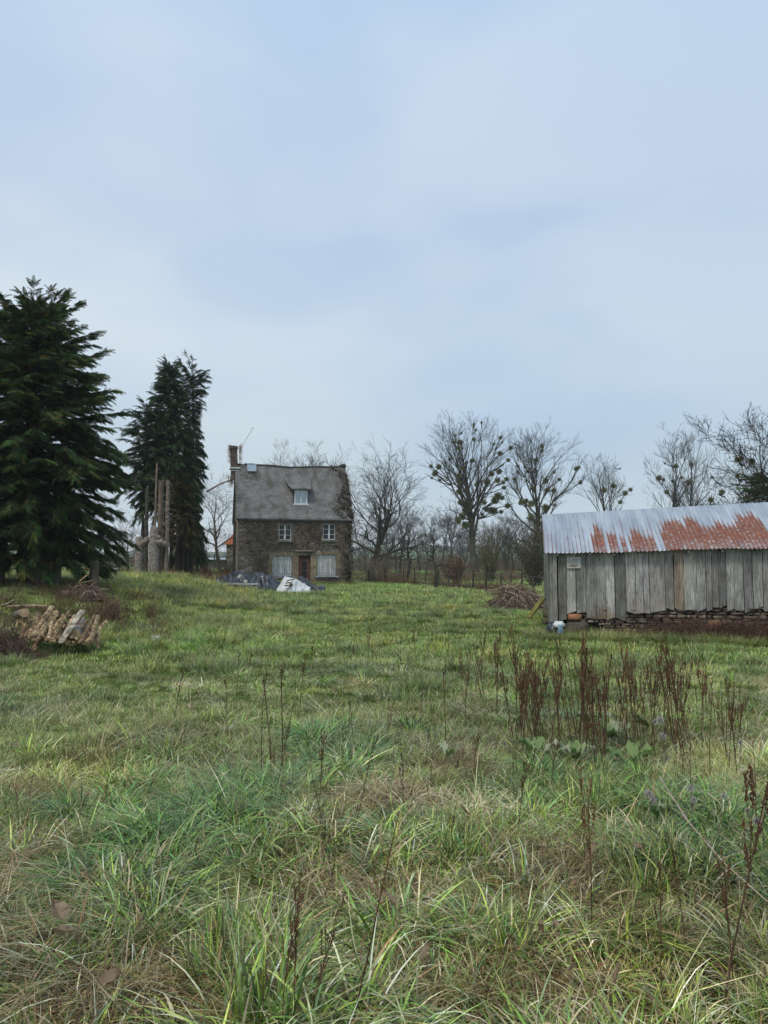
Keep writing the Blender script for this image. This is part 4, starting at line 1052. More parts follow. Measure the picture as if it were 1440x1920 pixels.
def pollard(label, px, ytop, Yk, rr_, stub):
    X = (px-720)/1440*Yk; z0_ = gz(X, Yk); top = P(px, ytop, Yk)[2]-z0_
    o = thing('pollard_stump', label, 'tree stump', (X, Yk, z0_))
    n = 12; zz = np.linspace(-.2, top, n); pl = np.stack([rng.normal(0, .015, n), rng.normal(0, .015, n), zz], -1)
    rd = rr_*(1.12-.25*np.linspace(0, 1, n)+rng.normal(0, .03, n)); rd[-3:] *= (1.0, .95, .8)
    mb = MB().tubes(pl, rd, 12, cap=True); mb.build('trunk', M['paletrunk'], o, True)
    for (dx, dz, ln, r2) in stub:
        a = np.array([0, 0, top-ln*.9]); e = a+np.array([dx, -.1, dz]); pp = np.array([a, a*.5+e*.5+[0.02, 0, -.03], e])
        MB().tubes(pp, [r2*1.1, r2*1.05, r2], 9, (1.0, .98, .95), cap=True).build('branch_stub', M['paletrunk'], o, True)
    return o
pollard('pale pollard stump with one cut limb, left of the pair before the conifers', 262, 1006, 43, .25, [(.55, .38, .55, .19)])
pollard('pale pollard stump with knobbly cut limbs, right of the pair before the conifers', 289, 988, 42.6, .29, [(.55, .02, .95, .2), (.75, -.06, 1.0, .15), (.3, .2, .8, .13)])
# stems under the big conifer
for px, yb_, yt, rr_, lb in [(66, 1105, 900, .20, 'thick mossy trunk under the big conifer, leftmost'), (84, 1100, 900, .17, 'thick mossy trunk under the big conifer, beside the leftmost'), (110, 1098, 920, .12, 'slim dark trunk under the big conifer'), (178, 1095, 930, .17, 'speckled grey trunk beside the brush heap at the big conifer edge'), (2, 1092, 940, .16, 'reddish trunk at the far left edge under the big conifer')]:
    pole('dead_tree', lb, px, 0, max(yt, 960) if px < 150 else 1052, 26.6+rng.uniform(-.3, .5), rr_*1.15, rr_*.9, 0, 'bark', 3, (1.4, 1.35, 1.2))
# dark conifer behind shed at the right edge
r_ = conifer(15, hgt(900, 44, 1440), 2.3, lambda f: (1-f)**.45, 160, 12, .9, greens, .05, .6, .2, .2)
put(r_, 'conifer_tree', 'dark evergreen behind the far right end of the shed roof', 1450, 44)
# brown dead bush by fence
def bush(name, label, px, Yk, H, Wd, n, col, tw=.008, leaf=None, wob=.25, up=1.0, group=None, matn='twig'):
    X = (px-720)/1440*Yk; o = thing(name, label, 'bush', (X, Yk, gz(X, Yk)), 0, group)
    al = []
    for _ in range(n):
        a = rng.uniform(0, 6.28); q = walk(8, (math.cos(a)*Wd*.12*rng.random(), math.sin(a)*Wd*.12*rng.random(), -.05), (math.cos(a)*Wd/H*.7*rng.random(), math.sin(a)*Wd/H*.7*rng.random(), up), H*rng.uniform(.6, 1.1)/7, wob); al.append(q)
    al = np.array(al); MB().tubes(al, np.tile(np.linspace(tw*1.6, tw*.6, 8), (n, 1)), 3, rng.uniform(.6, 1.3, (n, 1))*np.array([col])).build('stems', M[matn], o)
    sub = []
    for q in al:
        for j in range(3, 8): sub.append(walk(4, q[j], rng.normal(0, 1, 3)+[0, 0, .5], H*.05, .3))
    sub = np.array(sub); MB().tubes(sub, np.tile(np.linspace(tw*.7, tw*.4, 4), (len(sub), 1)), 3, np.array(col)).build('twigs', M[matn], o)
    if leaf is not None:
        pts = al[:, 2:].reshape(-1, 3); pts = pts[rng.integers(0, len(pts), leaf[0])]+rng.normal(0, H*.05, (leaf[0], 3))
        lm = MB(); small_leaves(lm, pts, leaf[1], np.array(leaf[2])); lm.build('leaves', M['leaf'], o)
    return o
bush('dead_bush', 'rusty brown dead bush column at the fence below the tallest poplar', 855, 52, 2.0, .5, 40, (.9, .6, .45), .012, (900, .12, [[.16, .09, .06], [.11, .07, .05]]), .12)
bush('young_tree_clump', 'dense clump of upright green brown shoots between poplar and brush pile', 918, 62, 4.8, 2.2, 80, (.6, .6, .42), .016, None, .10)
bush('young_tree_clump', 'tangled shoots with ivy hard against the left end of the shed', 1003, 50, 4.6, 2.4, 90, (.5, .5, .38), .014, (1600, .13, [[.05, .055, .03], [.09, .08, .05]]), .16)
bush('young_tree_clump', 'thin shoots around the foot of the domed oak', 715, 72, 3.2, 2.8, 60, (.8, .75, .7), .014, None, .14)
bush('young_tree_clump', 'low scrubby shoots behind the fence beside the orchard tree', 842, 66, 3.0, 2.0, 50, (.7, .65, .55), .014, None, .14)
bush('bramble_bush', 'leafless bramble bush growing beside the log pile', 205, 21, .75, 1.1, 90, (.85, .6, .55), .006, (500, .05, [[.06, .08, .03], [.11, .08, .05]]), .3, .8)
bush('bramble_bush', 'low scrub clump at the left corner of the stone house', 428, 52, 1.3, 1.2, 60, (.8, .65, .55), .009, None, .25)
bush('bramble_bush', 'dry scrub clump between the conifer trunks and the house', 385, 47, .9, 2.2, 80, (.9, .62, .5), .009, None, .35)

# ------------------------------------------------------------ fences, posts
def fence(name, label, pts, Hf, pr, wires=3, matn='barkgreen', col=(1, 1, 1)):
    o = thing(name, label, 'fence', (pts[0][0], pts[0][1], gz(*pts[0])))
    z00 = gz(*pts[0]); tops = []
    for (x, y) in pts:
        z = gz(x, y)-z00; hh = Hf*rng.uniform(.88, 1.1); lx, ly = rng.normal(0, .04, 2)
        q = [[x-pts[0][0], y-pts[0][1], z-.2], [x-pts[0][0]+lx, y-pts[0][1]+ly, z+hh]]
        MB().tubes(q, [pr*1.05, pr*.9], 7, np.array(col)*rng.uniform(.6, 1.2), cap=True).build('post', M[matn], o); tops.append((np.array(q[0])+[0, 0, .2], np.array(q[1])))
    mb = MB()
    for (a0_, a1_), (b0_, b1_) in zip(tops[:-1], tops[1:]):
        for k in range(wires):
            f = (k+1)/(wires+.3); p0_ = a0_*(1-f)+a1_*f; p1_ = b0_*(1-f)+b1_*f; mid = (p0_+p1_)/2-[0, 0, .03]
            mb.tubes([p0_, mid, p1_], [.004]*3, 3)
    mb.build('wire', M['zinc'], o); return o
fp = [((x-720)/1440*y, y) for x, y in [(692, 62), (722, 60), (757, 57.5), (778, 55), (797, 52.5), (822, 50), (841, 48), (860, 46), (886, 44.5), (911, 43), (940, 41.5), (958, 40), (977, 39), (1000, 38), (1030, 37)]]
fence('wire_fence', 'wooden post and wire fence crossing the meadow before the wood', fp, 1.1, .05)
fp = [((x-720)/1440*y, y) for x, y in [(-40, 40), (15, 42), (60, 43), (105, 44), (150, 45), (200, 47), (241, 49), (272, 50), (330, 51), (372, 53), (403, 54), (414, 55), (427, 56)]]
fence('wire_fence', 'dark post and wire fence along the pasture behind the conifers', fp, 1.25, .045, 5, 'bark')
# gutter pipe on right house corner
# ------------------------------------------------------------ tarpaulin heaps
M['tarp'] = simple('black_tarpaulin', [(.3, (.010, .012, .015)), (.6, (.028, .033, .041)), (.85, (.07, .08, .095))], 2.5, .32, .6, .6, .06)
M['wtarp'] = simple('white_tarpaulin', [(.3, (.50, .51, .50)), (.7, (.76, .77, .76))], 3, .5, .4, .7, .08)
def cloth(profile, n=90, m_=36, dy=1.6, folds=.12, seed=1, fold_f=7):
    """profile: list (s, height) along the front; returns grid draped over a heap of depth dy"""
    xs_ = np.array([p[0] for p in profile]); hs_ = np.array([p[1] for p in profile])
    s_ = np.linspace(xs_[0], xs_[-1], n); t_ = np.linspace(-1, 1, m_)
    Sg, Tg = np.meshgrid(s_, t_)
    Hg = np.interp(Sg, xs_, hs_)
    prof = np.clip(1-np.abs(Tg)**2.0, 0, 1)**.75
    w_ = Sg*fold_f+2.0*vnoise(Sg, Tg, .7, seed)*3+Tg*2.2
    rid = 1-np.abs(np.sin(w_)); rid2 = 1-np.abs(np.sin(w_*.53+Tg*4+seed))
    Z = Hg*prof*(1+.25*(vnoise(Sg, Tg*2, .45, seed+3)-.5))+folds*(rid-.4)*np.sqrt(prof+.02)*.8+folds*.8*(rid2-.4)*prof
    for sc3, am3 in ((.5, .10), (.24, .06), (.11, .03)):
        nn3 = vnoise(Sg+.3*vnoise(Sg, Tg, .3, seed), Tg*dy, sc3, seed+11); Z = Z+am3*(1-np.abs(2*nn3-1)*2)*np.sqrt(prof)
    Yg_ = Tg*dy*(.45+.55*np.clip(Hg/hs_.max(), .25, 1))+.08*(vnoise(Sg*3, Tg, .4, seed+5)-.5)+.10*(rid-.4)*(np.abs(Tg) > .5)*np.sign(Tg)
    Z = np.maximum(Z, .01+.03*vnoise(Sg, Tg, .15, seed+8))
    idq = np.arange(n*m_).reshape(m_, n)
    Fq = np.stack([idq[:-1, :-1], idq[:-1, 1:], idq[1:, 1:], idq[1:, :-1]], -1).reshape(-1, 4)
    return np.stack([Sg, Yg_, Z], -1).reshape(-1, 3), Fq
def place_cloth(name, label, px0, px1, Yk, prof_px, matn, base_py, **kw):
    k = Yk/1440; X = ((px0+px1)/2-720)*k; z0_ = gz(X, Yk)
    prof = [((x-(px0+px1)/2)*k, max(0.02, h*k)) for x, h in prof_px]
    V, Fq = cloth(prof, **kw)
    V[:, 2] += ground(V[:, 0]+X, V[:, 1]+Yk)-z0_
    o = MB().add(V, Fq).build(name, M[matn], None, True); o.location = (X, Yk, z0_)
    s_ = o.modifiers.new('solid', 'SOLIDIFY'); s_.thickness = .012; tag(o, label, 'tarpaulin'); return o
place_cloth('black_tarpaulin', 'crumpled black tarpaulin draped over a long heap before the house', 408, 534, 42, [(410, 4), (420, 9), (432, 14), (438, 20), (450, 23), (464, 22), (470, 20), (478, 25), (490, 27), (508, 24), (520, 17), (528, 10), (534, 5)], 'tarp', 1110, dy=1.5, folds=.24, seed=2, fold_f=4.2)
place_cloth('black_tarpaulin', 'flat black sheet trailing out right of the white tarpaulin', 560, 610, 42.3, [(560, 22), (568, 25), (576, 18), (586, 10), (596, 6), (604, 7), (609, 3)], 'tarp', 1110, dy=.8, folds=.12, seed=4, fold_f=6)
place_cloth('white_tarpaulin', 'bright white tarpaulin draped over a steep heap before the door', 524, 579, 40.6, [(522, 5), (528, 14), (535, 23), (545, 25), (557, 24), (565, 17), (573, 10), (583, 3)], 'wtarp', 1112, dy=.95, folds=.2, seed=6, fold_f=3.4)
M['firewood'] = simple('cut_wood', [(.32, (.08, .06, .044)), (.48, (.27, .21, .145)), (.66, (.55, .45, .31))], 13, .9, .15, .6, .015, stretch=(1, 1, .5))
M['freshcut'] = simple('pale_cut_face', [(.3, (.38, .29, .19)), (.7, (.58, .47, .33))], 14, .85, .15, .2, .005)
def log(label, p0_, p1_, r_a, kind='split', col=(1, 1, 1), group=None, name=None, cat='log'):
    p0_ = np.array(p0_, float); p1_ = np.array(p1_, float); c_ = (p0_+p1_)/2; ln = np.linalg.norm(p1_-p0_); d = (p1_-p0_)/ln
    name = name or ('split_log' if kind == 'split' else 'round_log')
    o = thing(name, label, cat, tuple(c_), 0, group)
    Fm = frames(d[None])[0]; n = 9 if kind == 'round' else 4; sd = 12 if kind == 'round' else (7 if kind == 'board' else 5)
    th = np.arange(sd)*2*math.pi/sd
    if kind == 'split': rad_ = np.array([1.1, .95, 1.05, .5, .62])*(1+rng.normal(0, .10, sd))
    elif kind == 'board': rad_ = np.abs(np.array([1, .35, .3, 1, 1, .3, .35])[:sd])
    else: rad_ = 1+rng.normal(0, .04, sd)
    ts = np.linspace(-.5, .5, n); bend = rng.normal(0, .02); taper = rng.uniform(-.45, .45) if kind != 'round' else .1
    V = []
    for i, t_ in enumerate(ts):
        sc_ = r_a*(.66 if kind == 'split' else 1)*(1+rng.normal(0, .03 if kind == 'round' else .05))*(.96 if i in (0, n-1) else 1)*(1+taper*t_)
        for j in range(sd):
            V.append(Fm@np.array([t_*ln, math.cos(th[j])*rad_[j]*sc_, math.sin(th[j])*rad_[j]*sc_*(.95 if kind != 'board' else .6)+bend*math.cos(t_*3)]))
    idq = np.arange(n*sd).reshape(n, sd); nx2 = np.roll(idq, -1, 1)
    Fq = np.stack([idq[:-1], nx2[:-1], nx2[1:], idq[1:]], -1).reshape(-1, 4)
    MB().add(V, Fq, col).build('bark' if kind == 'round' else 'wood', M['paletrunk'] if kind == 'round' else M['firewood'], o, kind == 'round')
    mb = MB()
    for e, ii in ((-.5, 0), (.5, n-1)):
        ring = np.array(V)[idq[ii]]; ctr = ring.mean(0)+Fm[:, 0]*(e*.02)
        mb.add(np.vstack([ctr, ring]), [[0, 1+j, 1+(j+1) % sd] for j in range(sd)], (.9, .8, .7))
    mb.build('cut_end', M['freshcut'], o)
    return o
# fire wood showing under the white tarpaulin
for k in range(4):
    px = 533+k*2.6; yb_ = 1098-(k % 3)*4
    p = P(px, yb_, 39.6); log('short brown log in the gap of the white tarpaulin', p, p+np.array([rng.uniform(.25, .5), .55, rng.uniform(-.05, .1)]), .07, 'split', (.5, .33, .25), 'logs under the white tarpaulin')
p = P(414, 1109, 40.2); q = P(485, 1113, 40.2)
z_ = gz(p[0], 40.2)
o = MB().box((0, 0, 0), (q[0]-p[0], .16, .07), jit=.012).build('timber_plank', M['shutter']); o.location = ((p[0]+q[0])/2, 40.2, z_+.12); o.rotation_euler = (0, .02, .05)
tag(o, 'long pale timber plank lying along the front edge of the black tarpaulin', 'plank')
# ------------------------------------------------------------ log pile on the left
YL = 13.6
def Lp(x, y, Y): return P(x, y, Y)
Z3 = lambda zx, zy: (zx/4.8, 1020+zy/4.8)
def lg(label, a, b_, Ya, Yb, r_, kind='split', col=(1, 1, 1), **kw):
    A = Lp(*Z3(*a), Ya*1.085); B = Lp(*Z3(*b_), Yb*1.085); return log(label, A, B, r_, kind, col, **kw)
lg('long pale slab lying across the top of the log pile', (70, 570), (420, 575), 13.6, 13.7, .065, 'split', (1.0, .9, .8))
lg('longest yellow split log leaning down the front of the pile to the grass', (510, 610), (300, 960), 13.7, 12.9, .07, 'split', (1.35, 1.15, .85))
lg('grey flat board leaning diagonally over the round birch log', (745, 595), (545, 890), 13.3, 12.7, .06, 'board', (.95, 1.05, 1.15), name='flat_board', cat='board')
lg('thick round birch log with curling bark, cut end forward', (700, 690), (650, 840), 14.2, 13.0, .165, 'round', (1.1, 1.05, 1))
lg('second round log, right of the birch log', (800, 760), (790, 850), 14.3, 13.1, .13, 'round', (.75, .66, .58))
lg('stubby upright log at the right end of the pile', (880, 780), (880, 940), 13.3, 13.0, .06, 'split', (.8, .75, .6))
lg('pale split log slanting behind the grey board', (600, 730), (395, 850), 13.4, 13.0, .055, 'split', (1.25, 1.05, .8))
lg('short pale split log below the grey board', (550, 820), (470, 880), 13.3, 12.9, .06, 'split', (1.3, 1.05, .75))
lg('short upright wedge of wood at the pile top', (470, 565), (380, 670), 13.6, 13.3, .06, 'split', (.85, .75, .65))
lg('dark tipped split log lying behind the board top', (490, 670), (660, 660), 13.8, 13.7, .075, 'split', (.65, .58, .5))
lg('brown broad split log on the left of the pile front', (260, 640), (200, 830), 13.5, 13.1, .085, 'split', (.8, .68, .48))
lg('curved dark log in the middle of the pile', (340, 620), (300, 880), 13.5, 13.0, .075, 'split', (.6, .52, .44))
lg('grey round log end under the long slab', (150, 640), (220, 620), 14.2, 13.2, .085, 'round', (.8, .78, .75))
lg('small grey split log at the pile centre', (290, 760), (320, 820), 13.8, 13.1, .075, 'split', (.75, .7, .65))
lg('weathered slab leaning at the upper left of the pile', (10, 560), (130, 510), 13.8, 13.9, .06, 'split', (.7, .7, .7))
lg('dark board resting on the brush at the far left edge', (-60, 520), (110, 460), 13.9, 14.0, .05, 'board', (.45, .4, .36), name='flat_board', cat='board')
for k in range(9):
    a = (330+k*48+rng.uniform(-20, 20), 880+rng.uniform(-40, 20)); lg('half hidden dark log at the bottom of the log pile', a, (a[0]+rng.uniform(-70, 70), a[1]+rng.uniform(-60, -10)), 13.7, 14.3, rng.uniform(.06, .09), 'split', (.45, .38, .3), group='half hidden logs at the bottom of the pile')  # wood colour darkened to paint the shade low in the pile
for k in range(26):
    a = (130+k*27+rng.uniform(-15, 15), 850+rng.uniform(-25, 45)); dx_ = rng.uniform(-210, 20); lg('slim split log fanned out in the front of the log pile', (a[0]-dx_, a[1]-rng.uniform(130, 240)), a, 13.7, 12.85, rng.uniform(.045, .065), 'split', tuple(np.array([1.05, .92, .75])*rng.uniform(.5, 1.25)), group='slim split logs in the front of the pile')
for k in range(12):
    a = (250+k*42+rng.uniform(-20, 20), 700+rng.uniform(-30, 130)); lg('brown log wedged in the back of the log pile', a, (a[0]+rng.uniform(-80, 80), a[1]+rng.uniform(-60, 60)), 14.0, 14.6, rng.uniform(.06, .1), 'split', (.55, .45, .36), group='logs wedged in the back of the pile')  # back logs coloured dark to stand for the shaded gaps behind
# brush heaps
def brush(label, px, Yk, Rx, Ry, H, n, rad_, col, wob=.2, ln=1.0, name='brush_pile', pale=.2, sag_=-.1):
    X = (px-720)/1440*Yk; o = thing(name, label, 'brush pile', (X, Yk, gz(X, Yk)))
    al = []; cc = []
    for _ in range(n):
        a = rng.uniform(0, 6.28); rr_ = math.sqrt(rng.random()); x, y = Rx*rr_*math.cos(a), Ry*rr_*math.sin(a); z = H*(1-rr_**2)**.8*rng.uniform(.5, 1.0)
        d = np.array([x/Rx*1.0+rng.normal(0, .55), y/Ry*.6+rng.normal(0, .5), -.45*rr_+rng.normal(0, .25)])
        q = walk(8, (x-d[0]*.3*ln, y-d[1]*.3*ln, z), d, ln/8, wob, None, sag_); q[:, 2] = np.maximum(q[:, 2], .02)
        al.append(q); cc.append(np.array(col)*(rng.uniform(1.3, 2.1) if rng.random() < pale and z > H*.35 else rng.uniform(.4, 1.1)))
    al = np.array(al); MB().tubes(al, rng.uniform(.5, 1.3, (n, 1))*np.tile(np.linspace(rad_, rad_*.35, 8), (n, 1)), 4, np.array(cc)).build('branches', M['twig'], o)
    sub = np.array([walk(4, al[i][rng.integers(2, 8)], rng.normal(0, 1, 3), ln*.07, .4) for i in rng.integers(0, n, n*3)])
    MB().tubes(sub, np.tile(np.linspace(rad_*.4, rad_*.2, 4), (len(sub), 1)), 3, np.array(col)*.8).build('twigs', M['twig'], o)
    return o
brush('rounded pile of pale brown cut branches beside the shed corner', 966, 27.5, 1.15, .9, .95, 420, .017, (1.0, .92, .85), .16, 1.0, pale=.30)
brush('dark brown brush heap at the left edge beside the log pile', -4, 13.4, .85, .7, .62, 560, .008, (.60, .50, .45), .35, .5, pale=.06)
brush('small reddish brush heap under the edge of the big conifer', 158, 24.5, .8, .6, .55, 260, .014, (.95, .82, .74), .3, .6, pale=.2)
brush('low heap of pale rubble and sticks right of the house corner', 682, 57, 1.1, .5, .22, 120, .02, (1.3, 1.15, 1.0), .15, .7, pale=.4)
log('pale cut log resting in the small reddish brush heap', P(150, 1090, 24.3), P(166, 1078, 24.9), .06, 'split', (.9, .75, .62))
log('pale broken log lying low in the small reddish brush heap', P(148, 1094, 24.0), P(174, 1089, 24.4), .06, 'split', (.8, .7, .6))
# black trough with white rim
p = P(204, 1081, 40); zt_ = gz(p[0], 40)
tr_ = thing('water_trough', 'low black trough with whitish rim at the pasture fence', 'trough', (p[0], 40, zt_))
MB().box((0, -.25, .22), (1.0, .05, .42), jit=.01).box((0, .25, .22), (1.0, .05, .42), jit=.01).box((-.48, 0, .22), (.05, .45, .42)).box((.48, 0, .22), (.05, .45, .42)).box((0, 0, .1), (.9, .45, .05)).build('basin', M['tarp'], tr_)
MB().box((0, -.25, .45), (1.05, .07, .04), jit=.01).box((0, .25, .45), (1.05, .07, .04), jit=.01).build('rim', M['white'], tr_)
# mossy plank + stones + bin bag by shed corner
p0_ = P(992, 1158, 19.3); p1_ = P(1018, 1122, 19.9)
M['moss'] = simple('mossy_wood', [(.3, (.10, .09, .03)), (.6, (.22, .20, .055)), (.8, (.30, .27, .10))], 8, .95, .1, .4)
o = log('mossy yellow green plank leaning beside the shed corner', p0_, p1_, .075, 'board', (1, 1, 1), name='mossy_plank', cat='plank')
for ch_ in o.children: ch_.data.materials[0] = M['moss']
for k, (px, py, sz, cl, lb) in enumerate([(1026, 1150, .2, .7, 'dark mossy block behind the leaning plank at the shed end'), (1030, 1135, .16, 1.0, 'upper grey block behind the leaning plank at the shed end'), (1022, 1165, .15, .8, 'low stone in the grass at the shed end'), (1036, 1160, .17, .5, 'dark stone against the foot of the shed end wall')]):
    q = P(px, py, 19.4+.2*k); mb = MB().scatter(sph+rng.normal(0, .03, sph.shape), sF, np.diag([sz*1.2, sz, sz])[None], np.array([[0, 0, 0]]), np.array([[cl, cl*1.02, cl*.8]]))
    o = mb.build('stone_block', M['slatestone'], None, True); o.location = (q[0], q[1], q[2]); tag(o, lb, 'stone')
def bag(label, name, px, py, Yk, dx, dy_, dz, matn, seed, cat='bag'):
    rg = np.random.default_rng(seed); nla, nlo = 14, 20; V = []
    for a_ in range(nla+1):
        for b_ in range(nlo):
            th = math.pi*a_/nla; ph = 2*math.pi*b_/nlo; v = np.array([math.sin(th)*math.cos(ph), math.sin(th)*math.sin(ph), math.cos(th)])
            k = 1+.22*math.sin(ph*5+v[2]*4+seed)*math.sin(th*3)+rg.normal(0, .05); V.append(v*k*np.array([dx, dy_, dz])/2)
    V = np.array(V); V[:, 2] = np.maximum(V[:, 2], -dz*.35)+dz*.35
    Fq = [[a_*nlo+b_, (a_+1)*nlo+b_, (a_+1)*nlo+(b_+1) % nlo, a_*nlo+(b_+1) % nlo] for a_ in range(nla) for b_ in range(nlo)]
    X, Yp = (px-720)/1440*Yk, Yk
    o = MB().add(V, Fq).build(name, M[matn], None, True); o.location = (X, Yp, P(px, py, Yk)[2]-dz*.05); tag(o, label, cat); return o
M['blue'] = simple('blue_plastic', [(.3, (.10, .20, .28)), (.7, (.22, .34, .42))], 6, .4, .5, .1)
bag('black rubbish bag slumped at the shed corner post', 'rubbish_bag', 1037, 1190, 17.3, .36, .3, .34, 'tarp', 2)
bag('white plastic scraps hanging on the black bag at the shed corner', 'plastic_bag', 1045, 1176, 17.15, .26, .18, .16, 'wtarp', 5)
bag('pale blue plastic canister at the shed corner', 'plastic_canister', 1048, 1190, 17.05, .11, .10, .26, 'blue', 7, 'canister')
X, Yb_ = G(297, 1199); o = bag('lone white plastic scrap in the grass right of the log pile', 'plastic_bag', 297, 1199, Yb_, .27, .2, .10, 'wtarp', 9)
# house side outbuildings behind
ob = thing('outbuilding', 'small outbuilding with orange red roof half hidden behind the house left end', 'shed', (P(421, 1050, 68)[0], 68, gz(P(421, 1050, 68)[0], 68)))
zo = ob.location[2]; ez = P(421, 1021, 68)[2]-zo; rz_ = P(437, 1000, 69)[2]-zo
MB().box((2.1, 1.5, ez/2-.1), (3.9, 3.0, ez+.2)).build('wall', M['stone'], ob)
M['orange'] = simple('orange_iron_roof', [(.3, (.28, .075, .035)), (.7, (.42, .13, .06))], 4, .8, .2, .2)
MB().add([[-.05, -.2, ez], [4.4, -.2, ez], [4.4, 1.5, rz_+.5], [.9, 1.5, rz_+.5], [-.05, 3.2, ez], [4.4, 3.2, ez]], [[0, 1, 2, 3], [3, 2, 5, 4]]).add([[-.05, -.2, ez], [.9, 1.5, rz_+.5], [-.05, 3.2, ez]], [[0, 1, 2]]).build('roof', M['orange'], ob)
p = P(402, 1056, 105); ob = thing('field_shelter', 'long low grey shelter with pale tin roof far off in the pasture', 'shed', (p[0], 105, gz(p[0], 105)))
zo = ob.location[2]; t1 = P(402, 1046, 105)[2]-zo
MB().box((0, 1.5, t1/2-.2), (3.2, 3, t1), col=(.8, .8, .8)).build('wall', M['fascia'], ob)
MB().add([[-1.8, -.3, t1-.25], [1.8, -.3, t1-.25], [1.8, 3.3, t1+.05], [-1.8, 3.3, t1+.05]], [[0, 1, 2, 3]]).build('roof', M['zinc'], ob)
# bare branch crossing from conifer to the house
p0_ = P(388, 922, 50); p1_ = P(434, 899, 55)
MB().tubes([[HP(440, 975)[0]-.02, -.06, -.2], [HP(440, 975)[0]+.0, -.06, 2.4], [HP(440, 975)[0], -.06, EZ-.35]], [.12, .11, .1], 6, (.7, .6, .5)).build('corner_pipe', M['fascia'], house)
mb = MB().tubes([p0_, (p0_+p1_)/2+[0, 0, .08], p1_], [.07, .055, .045], 6, (1, .85, .8)); o = mb.build('leaning_branch', M['twig']); tag(o, 'long bare branch stretching from the narrow conifer to the house gable', 'branch')
al = np.array([walk(6, p1_+rng.normal(0, .12, 3), (rng.normal()*.6, rng.normal()*.3, rng.normal()), .13, .45) for _ in range(70)])
o = MB().tubes(al, np.tile(np.linspace(.016, .006, 6), (70, 1)), 3, (1, .9, .85)).build('twig_tangle', M['twig']); tag(o, 'ball of tangled twigs hanging at the left verge of the slate roof', 'twigs')

# ------------------------------------------------------------ weeds: dock stalks etc
def dock_proto(seed, H, nb, dens):
    rg = np.random.default_rng(seed)
    st = []; p = np.array([0, 0, -.05]); d = np.array([rg.normal(0, .05), rg.normal(0, .05), 1])
    for i in range(9):
        st.append(p.copy()); d = d+rg.normal(0, .035, 3); d /= np.linalg.norm(d); p = p+d*H/8
    st = np.array(st); sm = MB().tubes(st, np.linspace(.0075, .003, 9), 4)
    seeds = []
    brs = []
    for j in range(nb):
        f = rg.uniform(.45, .9); k = f*8; i0 = int(k); q = st[i0]+(st[i0+1]-st[i0])*(k-i0); a = rg.uniform(0, 6.28)
        e = rg.uniform(.12, .3)*H; br_ = np.array([q, q+[math.cos(a)*e*.25, math.sin(a)*e*.25, e*.6], q+[math.cos(a)*e*.32, math.sin(a)*e*.32, e]]); brs.append(br_)
        seeds += [br_[1]*(1-u)+br_[2]*u for u in rg.random(int(dens*.35))]+[br_[0]*(1-u)+br_[1]*u for u in rg.random(int(dens*.15))]
    if brs: sm.tubes(np.array(brs), np.tile([.003, .0024, .0016], (len(brs), 1)), 3)
    for u in rg.random(dens)**.8: 
        k = (.25+.75*u)*8; i0 = min(int(k), 7); seeds.append(st[i0]+(st[i0+1]-st[i0])*(k-i0))
    seeds = np.array(seeds); seeds = seeds[(vnoise(seeds[:, 2], seeds[:, 0]*0, .035, seed) > .32)]
    k = len(seeds); sc_ = rg.uniform(.003, .0068, k); V = np.array([[1, 0, 0], [-.5, .8, 0], [-.5, -.8, 0], [0, 0, 1.3], [0, 0, -1.3]])
    off = rg.normal(0, .006, (k, 3)); sd = MB(); sd.scatter(V, [[0, 1, 3], [1, 2, 3], [2, 0, 3], [1, 0, 4], [2, 1, 4], [0, 2, 4]], np.eye(3)[None]*sc_[:, None, None], seeds+off, rg.uniform(.5, 1.5, (k, 1))*np.array([[1, 1, 1]])*[.6, 1, 1.5, .8, 1.3, .7, 1.1][seed % 7])
    return sm.mesh('stem', M['stalk']), sd.mesh('seed_spike', M['seed'])
DP = [dock_proto(200+i, 1.0, [2, 5, 8, 3, 11, 0, 6][i], [60, 110, 150, 80, 170, 45, 120][i]) for i in range(7)]
def dock(px, py_base, py_top, k, label, group=None, tilt=0, wid=1.0):
    X, Yk = G(px, py_base); hh = P(px, py_top, Yk)[2]-gz(X, Yk); hh = max(hh, .15)
    o = thing('dock_stalk', label, 'weed', (X, Yk, gz(X, Yk)), rng.uniform(0, 6), group)
    o.rotation_euler = (rng.normal(0, .09), tilt+rng.normal(0, .09), rng.uniform(0, 6) if not tilt else 0)
    for me_, nm in zip(DP[k], ('stem', 'seed_spike')):
        c = bpy.data.objects.new(nm, me_); COL.objects.link(c); c.parent = o
    o.scale = (hh*wid*.66, hh*wid*.66, hh); return o
ga = 'dock stalks of the thick reddish clump'
def zz3(zx, zy): return 860+zx/2.483, 1150+zy/2.483
cl = []
def cluster(zx0, zx1, n, zb0, zb1, zt0, zt1):
    for _ in range(n): cl.append((rng.uniform(zx0, zx1), rng.uniform(zb0, zb1), rng.uniform(zt0, zt1)))
cluster(535, 580, 9, 560, 700, 105, 190); cluster(580, 690, 15, 560, 725, 130, 300); cluster(260, 305, 5, 520, 660, 150, 260)
cluster(340, 480, 9, 520, 700, 160, 330); cluster(740, 830, 8, 520, 690, 160, 300); cluster(840, 960, 12, 450, 680, 150, 300)
cluster(990, 1060, 17, 430, 690, 130, 230); cluster(1140, 1230, 8, 430, 620, 200, 320); cluster(1270, 1320, 4, 520, 720, 250, 340); cluster(500, 1000, 9, 480, 700, 330, 450)
cluster(250, 500, 18, 480, 690, 150, 330); cluster(500, 1330, 26, 640, 830, 300, 560); cluster(240, 1330, 45, 430, 700, 230, 420); cluster(0, 500, 22, 300, 560, 60, 330)
